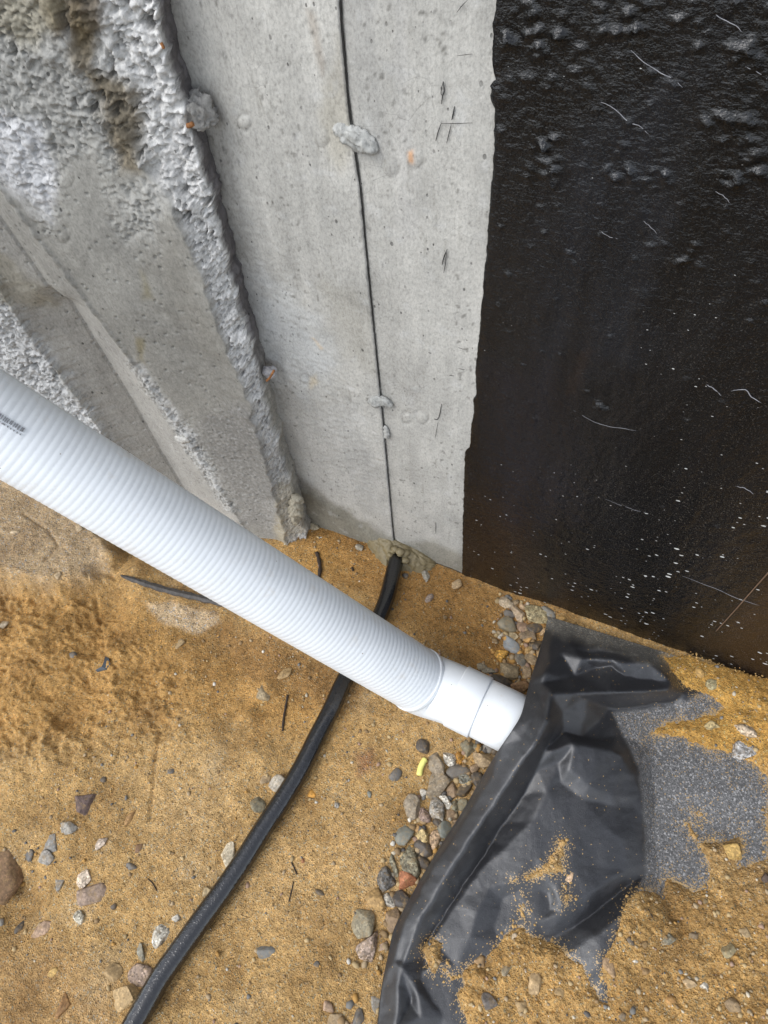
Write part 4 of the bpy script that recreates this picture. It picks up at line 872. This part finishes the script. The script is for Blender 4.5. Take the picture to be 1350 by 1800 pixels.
# ================================================================== STONES
G1, G2, G3, G4 = 'gravel stones beside the cloth', 'stones in the gravel at the wall foot', 'pebbles scattered on the sand left of the hose', 'stones half buried in the sand over the cloth'
G5 = 'pebbles on the sand between hose and cloth'
SLATE, NAVY, TAN, GREYT, ORNG, OLIV, WHIT, PINK, BRWN, BRICK, TEAL, GREY, MAUV, BLK = (.088, .096, .102), (.032, .036, .044), (.34, .25, .15), (.25, .215, .165), (.50, .24, .04), (.165, .16, .115), (.52, .50, .44), (.40, .29, .22), (.22, .15, .095), (.33, .115, .055), (.15, .18, .17), (.24, .24, .225), (.21, .15, .135), (.028, .028, .03)
ALL = [ # photo x, y, half length, half width, direction of the length (degrees, image), colour, material (0 smooth 1 granite 2 plain), group, label
(743,1313,13,11,80,NAVY,0,G1,'dark slate round stone just above the yellow scrap'),(762,1343,21,15,75,GREYT,2,G1,'brownish grey stone touching the right of the yellow scrap'),(787,1333,14,12,60,WHIT,1,G1,'pale speckled granite stone below the coupling'),
(808,1330,12,9,60,ORNG,1,G1,'rusty orange stone below the pipe coupling'),(823,1317,15,11,80,OLIV,2,G1,'dark olive stone against the lower side of the pipe'),(848,1334,20,14,20,TAN,2,G1,'tan wedge stone between plain pipe end and cloth'),
(805,1356,21,12,8,SLATE,0,G1,'blue grey oval stone lying below the tan wedge'),(815,1373,13,10,10,TEAL,1,G1,'small greenish speckled stone under the blue grey oval'),(838,1368,15,12,30,BLK,0,G1,'black stone tucked against the cloth edge'),
(768,1378,26,18,110,GREYT,2,G1,'large flat grey brown stone in the middle of the gravel'),(815,1391,17,9,-45,BLK,0,G1,'slanting black splinter beside the cloth'),(783,1409,13,8,60,WHIT,1,G1,'white and brown mottled stone right of the coarse grey one'),
(722,1418,19,15,110,GREYT,2,G1,'angular khaki stone lying apart left of the gravel'),(747,1433,13,11,60,MAUV,1,G1,'reddish granite stone left of the coarse grey one'),(765,1422,25,14,90,GREY,1,G1,'coarse grey granite stone, long and upright'),
(791,1433,12,9,50,BRWN,2,G1,'small brown stone near the cloth under the mottled one'),(813,1413,12,8,-60,OLIV,2,G1,'small olive stone at the cloth edge'),(800,1418,10,8,-60,OLIV,1,G1,'small dark olive stone beside the mottled one'),
(712,1468,18,14,-50,TEAL,0,G1,'smooth blue green slate stone left of the yellow one'),(745,1468,18,13,70,(.42,.32,.15),1,G1,'yellow mottled stone in the gravel'),(763,1478,17,9,-70,(.45,.31,.2),1,G1,'peach speckled stone next to the yellow one'),
(780,1459,15,11,-50,TEAL,0,G1,'teal green stone half under the cloth'),(744,1493,17,11,50,NAVY,0,G1,'navy blue shiny stone below the yellow one'),(723,1512,30,17,72,OLIV,1,G1,'long olive speckled stone above the brick red one'),
(680,1547,20,15,85,SLATE,1,G1,'dark grey round stone left of the brick red one'),(712,1549,20,14,10,BRICK,2,G1,'brick red stone beside the cloth'),(708,1582,18,14,60,NAVY,0,G1,'dark navy wedge stone below the brick red one'),
(685,1584,13,10,50,WHIT,1,G1,'white and rust granite stone left of the navy wedge'),(662,1583,17,13,60,(.42,.26,.1),2,G1,'sandy orange stone crusted with sand'),(637,1618,25,19,70,(.25,.235,.17),2,G1,'big triangular grey green stone'),
(692,1619,18,12,80,BRWN,2,G1,'brown grey stone against the lower cloth edge'),(650,1665,26,17,-60,(.31,.24,.2),1,G1,'pinkish granite slab below the grey green triangle'),(675,1663,11,6,-60,PINK,2,G1,'thin pale brown chip beside the pinkish slab'),
(692,1520,19,5,75,OLIV,1,G1,'thin grey stone sliver standing beside the olive stone'),(736,1456,8,7,0,(.35,.2,.08),2,G1,'little rust grain between yellow and blue green stones'),(745,1393,8,6,70,WHIT,2,G1,'tiny white pebble left of the flat grey brown stone'),
(795,1388,13,10,70,BRWN,2,G1,'brown stone behind the black splinter'),(835,1350,9,8,0,BRWN,2,G1,'brown pebble at the cloth edge under the tan wedge'),(856,1316,9,7,0,GREY,0,G1,'small grey pebble under the plain pipe'),(838,1313,9,7,20,OLIV,2,G1,'dark pebble under the coupling ring'),(870,1322,8,7,0,BLK,0,G1,'black pebble where the pipe meets the cloth'),
(770,1448,10,7,30,BLK,0,G1,'black pebble between peach and teal stones'),(745,1517,14,9,60,NAVY,0,G1,'dark stone hidden under the navy blue one'),(800,1450,9,7,-60,BRWN,1,G1,'brown speckled pebble above the teal stone'),
(695,1360,13,9,-55,SLATE,0,G5,'dark slate chip with a pointed tip lying alone'),(465,1674,18,10,-20,(.15,.17,.175),0,G5,'flat blue grey pebble right of the hose'),(547,1395,8,7,0,ORNG,2,G5,'orange pebble right of the hose'),
(587,1793,14,11,0,TAN,2,G5,'tan pebble at the lower picture border'),(630,1789,14,9,-55,SLATE,0,G5,'dark pebble beside the bottom end of the cloth'),(660,1767,14,8,80,GREY,2,G5,'grey pebble against the bottom of the cloth'),(557,1695,6,5,0,SLATE,0,G5,'tiny dark pebble left of the pinkish slab'),(533,1512,5,4,0,BRICK,2,G5,'tiny red pebble in open sand'),(574,1772,13,9,20,(.36,.25,.18),2,G5,'dusty pink flat pebble near the lower border'),
(593,1415,6,5,60,GREY,1,G5,'small blue speckled pebble in open sand'),(562,1570,9,4,30,WOOD and BLK,0,G5,'dark thin chip in the open sand'),(650,1396,6,4,80,TEAL,0,G5,'tiny green grey pebble in the open sand'),
(488,1372,17,15,40,(.40,.375,.32),2,G3,'light grey round pebble touching the hose'),(466,1368,10,9,0,TAN,2,G3,'tan pebble left of the light grey round one'),(454,1412,15,12,60,OLIV,2,G3,'dark olive pebble left of the hose'),
(463,1220,17,11,-70,(.30,.24,.15),2,G3,'olive brown stone just below the pipe'),(498,1186,16,11,-25,(.35,.235,.11),2,G3,'sandy brown clod right under the pipe'),
(148,1415,24,17,10,(.085,.058,.062),2,G3,'dark purple flat stone half covered in sand'),(120,1455,17,10,0,GREY,2,G3,'grey stone chip below the purple stone'),(92,1484,16,14,-30,(.22,.225,.22),2,G3,'upper blue grey stone of a joined pair'),(82,1506,14,12,60,(.235,.24,.235),2,G3,'lower blue grey stone of a joined pair'),
(53,1503,10,8,60,SLATE,0,G3,'small dark pebble left of the blue grey pair'),(177,1482,13,9,-30,(.45,.38,.32),1,G3,'white and brown mottled pebble right of the blue grey pair'),(150,1545,15,13,30,(.52,.43,.34),1,G3,'cream pink pebble above the mauve stone'),
(163,1570,25,14,-15,(.26,.19,.15),2,G3,'flat mauve brown stone below the cream pink pebble'),(105,1554,12,9,80,GREY,2,G3,'grey oval pebble left of the cream pink one'),(75,1633,19,12,-55,(.38,.26,.185),2,G3,'pinkish pointed stone near the left border'),
(35,1633,13,7,-60,NAVY,0,G3,'black curved pebble left of the pinkish pointed stone'),(140,1615,13,10,70,(.38,.37,.31),1,G3,'grey white speckled pebble below the mauve brown stone'),(285,1645,19,14,-70,(.43,.42,.37),1,G3,'pale speckled egg shaped pebble near the hose'),
(255,1710,28,17,-15,(.27,.2,.165),1,G3,'large mauve grey stone touching the hose'),(403,1503,21,13,-80,(.66,.58,.43),2,G3,'cream white stone leaning on the hose'),(230,1524,11,6,15,SLATE,0,G3,'dark green flat pebble in open sand'),
(231,1436,16,7,-60,(.30,.165,.06),2,G3,'rusty brown long pebble right of the purple stone'),(113,1765,20,12,-65,(.22,.105,.035),2,G3,'rust brown stone near the bottom left'),(200,1713,17,14,30,(.28,.19,.09),2,G3,'sandy brown stone left of the mauve grey one'),(310,1613,7,6,0,WHIT,2,G3,'tiny white pebble left of the hose'),
(247,1675,14,8,80,(.24,.235,.19),2,G3,'grey flat pebble above the mauve grey stone'),(4,1530,72,30,-82,(.17,.095,.05),2,G3,'large brown rock at the left picture border'),(93,1707,9,8,0,(.5,.32,.1),2,G3,'yellow pebble above the bottom left rust stone'),(360,1592,12,9,60,(.2,.15,.09),2,G3,'dark tan pebble against the hose'),
(364,1567,13,10,0,(.36,.28,.16),2,G3,'tan pebble against the hose'),(225,1748,28,22,20,(.42,.29,.14),2,G3,'large sandy clod left of the hose'),(3,1622,7,6,0,GREY,0,G3,'grey pebble on the left border'),(182,1370,6,5,0,NAVY,0,G3,'tiny dark pebble above the purple stone'),
(243,1492,9,5,-70,(.18,.1,.06),2,G3,'small brown chip right of the mottled pebble'),(142,1019,12,11,0,(.33,.28,.215),2,G3,'grey stone stuck in the pale bank'),(5,1098,11,8,-20,(.3,.25,.18),2,G3,'grey pebble low on the left border'),(127,1152,8,6,0,SLATE,0,G3,'small slate chip among the clods'),
(316,1131,11,6,-45,(.36,.26,.14),2,G3,'tan long pebble below the dry patch'),(100,1012,8,7,0,(.44,.34,.22),2,G3,'beige pebble in the pale bank'),(140,928,8,6,90,(.4,.31,.2),2,G3,'beige pebble under the pipe on the pale bank'),(27,935,8,6,0,(.42,.33,.22),2,G3,'small beige pebble on the upper pale bank'),
(300,1355+0,7,5,0,SLATE,0,G3,'tiny dark pebble beside the sand crack'),(200,1593,6,5,0,NAVY,0,G3,'tiny black pebble right of the mauve brown stone'),
(633,963,8,7,70,(.27,.26,.22),2,G2,'small grey pebble left of the mortar'),(749,1012,12,6,80,(.28,.275,.24),2,G2,'flat grey pebble right of the hose near the mortar'),(755,1053,10,6,-60,(.27,.22,.2),2,G2,'grey mauve pebble in the damp sand'),(803,1026,11,8,-20,(.42,.3,.17),2,G2,'tan pebble close to the black coating'),
(713,1012,6,5,0,SLATE,0,G2,'tiny dark pebble beside the hose end'),(550,925,13,7,20,(.40,.35,.25),2,G2,'beige flake in the wall corner'),
(888,1062,13,12,0,(.42,.34,.24),2,G2,'beige stone at the left end of the wall gravel'),(912,1080,20,10,70,(.40,.31,.22),2,G2,'pinkish tan leaning long stone'),(896,1079,10,8,0,SLATE,0,G2,'grey stone behind the leaning long one'),(942,1081,23,14,18,(.33,.29,.17),1,G2,'yellow green grey large stone at the wall'),
(961,1076,17,9,40,(.19,.21,.21),0,G2,'blue grey oval stone against the wall'),(894,1097,18,12,15,(.2,.185,.135),0,G2,'olive grey smooth stone below the beige one'),(943,1104,16,9,8,NAVY,0,G2,'navy black oval stone'),(921,1103,12,10,60,(.3,.2,.14),2,G2,'pinkish brown stone left of the navy oval'),
(957,1111,9,7,-50,(.44,.3,.17),2,G2,'orange tan pebble by the cloth top'),(931,1119,17,9,-8,(.25,.19,.13),2,G2,'brown flat stone under the navy oval'),(900,1121,13,9,0,(.34,.27,.16),2,G2,'tan stone above the shiny slate'),(899,1136,20,10,42,(.26,.30,.33),0,G2,'shiny blue grey slate stone lying slanted'),
(945,1136,15,9,5,BLK,0,G2,'black slate chip beside the cloth'),(881,1153,13,12,0,(.55,.29,.05),1,G2,'bright orange stone left of the gravel by the wall'),(914,1160,14,9,80,(.14,.14,.125),2,G2,'dark grey stone right of the bright orange one'),(934,1160,13,11,70,(.32,.24,.15),2,G2,'tan brown stone next to the cloth'),(898,1178,20,17,30,(.29,.235,.15),2,G2,'large khaki stone above the pipe'),
(926,1181,12,9,60,(.33,.24,.15),2,G2,'tan stone right of the large khaki one'),(880,1197,20,13,12,NAVY,0,G2,'dark navy stone against the pipe'),(913,1207,17,14,20,(.31,.175,.09),2,G2,'rust brown stone above the plain pipe'),(948,1149,8,7,0,(.4,.27,.14),2,G2,'tan pebble pressed to the cloth'),(927,1122,9,8,0,(.45,.25,.08),2,G2,'orange pebble under the brown flat stone'),
(928,1145,9,7,40,(.42,.26,.1),2,G2,'sandy orange pebble between slate and black chip'),(905,1060,7,6,0,(.36,.27,.17),2,G2,'small tan pebble behind the leaning stone'),(985,1087,9,5,10,(.45,.27,.09),2,G2,'orange pebble on the cloth corner'),(918,1066,8,6,0,(.4,.28,.17),2,G2,'small pinkish pebble at the foot of the coating'),(848,1172,9,6,0,(.30,.27,.2),2,G2,'small grey pebble above the coupling'),(860,1180,13,6,10,(.24,.22,.17),2,G2,'grey flat pebble touching the coupling'),
(1148,1143,5,5,0,(.5,.3,.09),2,G4,'single orange grain on the upper cloth border'),(1309,1283,19,13,30,(.45,.37,.28),1,G4,'white brown rock above the grey one'),(1307,1317,22,14,-20,(.33,.33,.325),1,G4,'grey rock on the edge of the flat cloth'),(1248,1276,15,8,10,(.42,.33,.16),1,G4,'pale yellow stone in the sand tongue'),
(1254,1204,13,9,0,(.28,.26,.15),1,G4,'grey green stone near the coating'),(1231,1185,11,9,0,(.48,.29,.09),2,G4,'orange tan clod near the coating'),(1172,1652,20,13,-5,(.15,.16,.135),1,G4,'dark grey green stone in the lower sand'),(1000,1541,10,6,-60,(.52,.36,.23),2,G4,'peach chip on the crumpled cloth'),
(940,1731,19,13,70,(.36,.25,.13),2,G4,'tan egg stone below the cloth'),(891,1705,11,7,-60,(.26,.22,.15),2,G4,'grey brown chip left of the tan egg stone'),(861,1761,15,11,70,(.085,.085,.09),2,G4,'dark grey stone low in the spilled sand'),(918,1772,12,12,0,(.34,.23,.11),2,G4,'sandy round stone low in the spilled sand'),
(1281,1668,15,10,-30,(.22,.19,.11),2,G4,'olive stone far right in the lower sand'),(1346,1542,9,9,0,(.05,.035,.04),2,G4,'dark stone on the right border'),(1287,1497,17,14,20,(.50,.32,.1),2,G4,'yellow sand clod on the flat cloth'),(1131,1657,10,8,0,(.30,.19,.08),2,G4,'brown pebble right of the cloth tail'),
(1073,1702,17,9,65,(.30,.20,.12),2,G4,'brown long stone beside the cloth tail'),(1115,1689,7,5,0,WHIT,2,G4,'white chip right of the cloth tail'),(1133,1704,8,7,0,(.26,.16,.07),2,G4,'small brown pebble below the white chip'),(904,1645,6,4,-70,(.52,.42,.3),2,G4,'beige chip at the upper rim of the spilled sand'),
(1107,1655,8,6,60,(.08,.075,.07),2,G4,'dark pebble left of the brown one by the tail'),(1093,1785,7,7,0,(.14,.12,.1),2,G4,'dark pebble at the lower border'),(1220,1643,9,6,0,(.15,.115,.08),2,G4,'dark brown pebble in the lower right sand'),(845,1691,11,9,0,(.22,.135,.065),2,G4,'brown stone on the rim between cloth and sand'),
(1310,1640,12,8,30,(.34,.25,.14),2,G4,'tan pebble on the far right'),(1210,1725,13,9,20,(.38,.27,.15),2,G4,'tan stone in the lower right corner'),(1180,1760,11,8,-30,(.36,.19,.06),2,G4,'rust pebble in the lower right corner'),(1240,1735,9,8,0,WHIT,1,G4,'pale pebble in the lower right corner'),(1290,1770,15,10,40,(.20,.14,.08),2,G4,'dark brown stone in the lower right corner'),(985,1745,10,7,0,(.33,.22,.1),2,G4,'sandy pebble left of the cloth tail'),(1240,1585,7,6,0,(.2,.15,.08),2,G4,'dark pebble below the flat cloth')]
MATS = (ST_SMOOTH, ST_SPECK, ST_PLAIN); OVER = {G4}
def surf(u, v, g):
    if g in OVER:
        i = (int(round((v - 1146) / 2)), int(round((u - 720) / 2)))
        z = float(SZ[i]) if mask[i] else float(cloth_z(np.array([float(u)]), np.array([float(v)]))[0]); return on_z(u, v, z)
    return hit(u, v)
for i, (u, v, a, b, ang, colr, mt, g, lab) in enumerate(ALL):
    rng = np.random.default_rng(1000 + i); P = surf(u, v, g); s = float(((P - CAMP) @ B)[2] / F)
    d2 = on_z(u + 10 * math.cos(math.radians(ang)), v + 10 * math.sin(math.radians(ang)), P[2]) - P; yaw = math.atan2(d2[1], d2[0])
    big = max(a, b) >= 9; V, T = (ICO4 if max(a, b) >= 13 else ICO3) if big else ICO2; V = V.copy()
    for k in range(10 if mt else 7):
        n = rng.normal(size=3); n /= np.linalg.norm(n); dd = rng.uniform(.42, .74); e = np.maximum(V @ n - dd, 0); V -= e[:, None] * n * (.9 if mt else .7)
    V *= (1 + .06 * n3(V * 1.6 + i, 1, i) + .03 * n3(V * 5 + i, 1, i + 3) + .012 * n3(V * 14 + i, 1, i + 5))[:, None]
    V /= np.abs(V).max(0)
    hgt = min(a, b) * s * rng.uniform(.62, .82); V = V * np.array([a * s * 1.10, b * s * 1.20, hgt])
    cy_, sy_ = math.cos(yaw), math.sin(yaw); tl = rng.normal(size=2) * .14
    V = V @ np.array([[1, 0, 0], [0, math.cos(tl[0]), math.sin(tl[0])], [0, -math.sin(tl[0]), math.cos(tl[0])]]) @ np.array([[cy_, sy_, 0], [-sy_, cy_, 0], [0, 0, 1]])
    lift = hgt * (.22 if g in (G1, G2) else -.12)
    up = on_z(u, v, P[2] + lift)
    o = link('stone' if max(a, b) >= 12 else 'pebble', make_mesh('stone', V, T), MATS[mt], loc=tuple(up))
    mx = rng.uniform(.05, .22); o.color = (*[q * (1 - mx) + w3 * mx for q, w3 in zip(colr, (.30, .21, .11))], 1); tag(o, lab, 'stone' if max(a, b) >= 12 else 'pebble', g)

# countless small grit on the sand
gv, gt = ICO1; VV_, TT_, CC_ = [], [], []; base_i = 0
PAL = np.array([(.45, .33, .17), (.40, .30, .18), (.55, .48, .36), (.30, .20, .10), (.12, .11, .10), (.20, .19, .17), (.48, .27, .08), (.36, .24, .17), (.25, .17, .09), (.60, .56, .48)])
def grit(n, sample, rmin, rmax, lift=.25):
    global base_i
    done = 0
    while done < n:
        u, v, ok = sample(n)
        for a_, b_2 in zip(u[ok], v[ok]):
            yield a_, b_2
            done += 1
            if done >= n: break
def add_grit(P, r, colr):
    global base_i
    k = 1 + RNG.uniform(-.28, .28, (len(gv), 1)); V = gv * k * np.array([r * RNG.uniform(.8, 1.5), r, r * .75]); t = RNG.uniform(0, 6.28)
    V = V @ np.array([[math.cos(t), math.sin(t), 0], [-math.sin(t), math.cos(t), 0], [0, 0, 1]]) + P
    VV_.append(V); TT_.append(gt + base_i); CC_.append(np.tile(colr, (len(gv), 1))); base_i += len(gv)
N = 3600
xs = RNG.uniform(-.80, .75, N * 2); ys = RNG.uniform(-.28, YW - .003, N * 2)
uq, vq = proj(np.stack([xs, ys, np.zeros_like(xs)], -1)); fm = sdf(xs, ys, FABP); ok = (fm < .002) & (uq > -60) & (uq < 1400) & (vq < 1860); dens = .35 + .65 * sst(-.15, .35, fbm(xs * 5, ys * 5, 3, 800)); ok &= RNG.random(N * 2) < dens
xs, ys = xs[ok], ys[ok]; zz = terrain(xs, ys)
tq = np.repeat(np.array(TR), 110, 0) + RNG.normal(size=(len(TR) * 110, 2)) * np.array([.030, .030]) + np.repeat((np.roll(np.array(TR), -1, 0) - np.array(TR)), 110, 0) * (np.arange(len(TR) * 110) < (len(TR) - 1) * 110)[:, None] * RNG.random((len(TR) * 110, 1))
tq = tq[:6 * 110]; tq = tq[RNG.random(len(tq)) < .75]; tq = tq[(sdf(tq[:, 0], tq[:, 1], FABP) < .002) & (tq[:, 1] < YW - .004)]; xs = np.concatenate([xs, tq[:, 0]]); ys = np.concatenate([ys, tq[:, 1]]); zz = terrain(xs, ys)
td, _, _ = seg_dist(xs, ys, TR)
for x_, y_, z_, t_ in zip(xs, ys, zz, td):
    r = .0009 + .0008 * RNG.exponential(); r = min(r, .0042)
    if t_ < .05 and RNG.random() < .5: r = RNG.uniform(.003, .007)
    add_grit(np.array([x_, y_, z_ + r * .25]), r, PAL[RNG.choice(10, p=[.26, .2, .07, .14, .05, .06, .1, .06, .04, .02])] * RNG.uniform(.75, 1.1))
xs = []; 
gyx = np.argwhere(ssd > 4)
for j in gyx[RNG.choice(len(gyx), 1500, replace=False)]:
    P = SP[j[0], j[1]].copy(); r = min(.0009 + .0008 * RNG.exponential(), .0045); P[2] += r * .3; add_grit(P, r, PAL[RNG.choice(10, p=[.3, .18, .07, .16, .04, .04, .12, .05, .03, .01])] * RNG.uniform(.75, 1.1))
gyx = np.argwhere((ssd > -16) & (ssd < 3)); pr_ = np.exp(-np.abs(ssd[gyx[:, 0], gyx[:, 1]]) / 5.0); pr_ /= pr_.sum()
for j in gyx[RNG.choice(len(gyx), 1900, replace=False, p=pr_)]:
    P = on_z(float(su[0, j[1]]), float(sv[j[0], 0]), float(cz[j[0], j[1]])); r = min(.0006 + .0005 * RNG.exponential(), .003); P[2] += r * .4; add_grit(P, r, np.array((.46, .29, .11)) * RNG.uniform(.6, 1.2))
# grains strewn on the cloth
for j in range(650):
    iy, ix = RNG.integers(10, 425), RNG.integers(4, 300)
    if RNG.random() > .25 + .75 * sst(-.1, .3, float(fbm(np.array([cu_[iy, ix] / 60]), np.array([cv_[iy, ix] / 60]), 3, 820)[0])): continue
    P = CP[iy, ix].copy(); r = RNG.uniform(.0004, .0009); P[2] += r * .5; add_grit(P, r, np.array((.50, .36, .17)) * RNG.uniform(.7, 1.2))
m = M('grit'); GRIT = m.out(m.attr(), .8, None, .3)
fg = link('fine_gravel', make_mesh('fine_gravel', np.concatenate(VV_), np.concatenate(TT_), np.concatenate(CC_), False), GRIT); tag(fg, 'fine grit and tiny pebbles strewn over the sand', 'gravel', kind='stuff')

# ================================================================== SMALL FINDS
def ground_path(px, lift): return np.array([hit(u, v) + np.array([0, 0, lift]) for u, v in px])
P = spline(ground_path(((737, 1364), (739, 1352), (743, 1342), (748, 1335)), .004), 16); V, Q = tube(P, np.array([.0042] + [.0056] * 14 + [.0045]), 12)
tag(make_any('foam_scrap', V, Q, YELLOW), 'bright yellow curled scrap of foam lying by the gravel', 'scrap')
P = spline(np.array([hit(u, v) + np.array([0, 0, l]) for (u, v), l in zip(((216, 1016), (250, 1028), (300, 1043), (350, 1054), (400, 1066), (430, 1074)), (.010, .014, .013, .010, .010, .01))]), 30)
wv = np.interp(np.linspace(0, 1, 30), [0, .1, .3, .9, 1], [.0015, .0045, .0072, .0068, .006]); Vb = []; 
tdir = np.gradient(P, axis=0); tdir /= np.linalg.norm(tdir, axis=1)[:, None]; sdv = np.cross(tdir, [0, 0, 1.0]); sdv /= np.linalg.norm(sdv, axis=1)[:, None]
for k in range(30):
    j = 1 + .18 * math.sin(k * 2.1) * (k > 2)
    for (a_, h_) in ((-1, 0), (-.9, .004), (.15, .006), (.9, .002), (1, -.002), (0, -.005)): Vb.append(P[k] + sdv[k] * a_ * wv[k] * j + np.array([0, 0, h_]))
Qb = [[k * 6 + i, k * 6 + (i + 1) % 6, (k + 1) * 6 + (i + 1) % 6, (k + 1) * 6 + i] for k in range(29) for i in range(6)] + [[0, 1, 2, 3], [3, 4, 5, 0], [174, 177, 176, 175], [174, 179, 178, 177]]
tag(make_any('metal_strip', np.array(Vb), np.array(Qb), STEEL, smooth=False), 'weathered dark metal strip with a pointed end sticking out below the white pipe', 'metal strip')
for px, r, lab in ((((557, 972), (561, 985), (563, 1000), (561, 1016), (560, 1022)), .0042, 'short dark root end standing in the sand above the pipe'), (((506, 1222), (502, 1245), (499, 1262), (497, 1285)), .0022, 'thin dark twig below the pipe'),
                   (((536, 905), (530, 915), (520, 930), (515, 940)), .003, 'dark stick in the corner at the foot of the rough wall'), (((512, 1515), (517, 1525), (522, 1537)), .0012, 'thin twig in the open sand right of the hose'),
                   (((508, 1585), (514, 1560), (516, 1550)), .0012, 'hair thin twig low in the open sand'), (((619, 998), (621, 1004)), .0026, 'tiny dark bark bit in the damp sand'), (((260, 1545), (268, 1552), (276, 1566)), .0010, 'fine rootlet left of the hose'),
                   (((1139, 1598), (1147, 1612)), .0010, 'fine rootlet right of the cloth tail')):
    P = spline(np.array([surf(u, v, G4 if u > 1100 else G3) + np.array([0, 0, r * .7]) for u, v in px]), 12); V, Q = tube(P, r * (1 + .25 * np.sin(np.arange(12) * 2.3)), 8); tag(make_any('twig', V, Q, WOOD), lab, 'twig', 'twigs and roots in the sand')
for (u, v, a, b, an, lab) in ((187, 1166, 10, 8, -50, 'torn dark blue plastic flake among the clods'),):
    pts = [(186, 1155), (192, 1158), (195, 1168), (188, 1178), (172, 1182), (169, 1179), (180, 1173), (184, 1165)]
    bot = np.array([hit(*q) + np.array([0, 0, .0015]) for q in pts]); tp2 = bot + np.array([0, 0, .003]); n = len(pts)
    me = bpy.data.meshes.new('plastic_flake'); me.from_pydata([tuple(x) for x in np.concatenate([bot, tp2]).tolist()], [], [tuple(range(n, 2 * n))] + [(k, (k + 1) % n, n + (k + 1) % n, n + k) for k in range(n)]); me.update()
    tag(link('plastic_flake', me, plain_material('blue black plastic', (.035, .045, .055), .5)), lab, 'scrap')
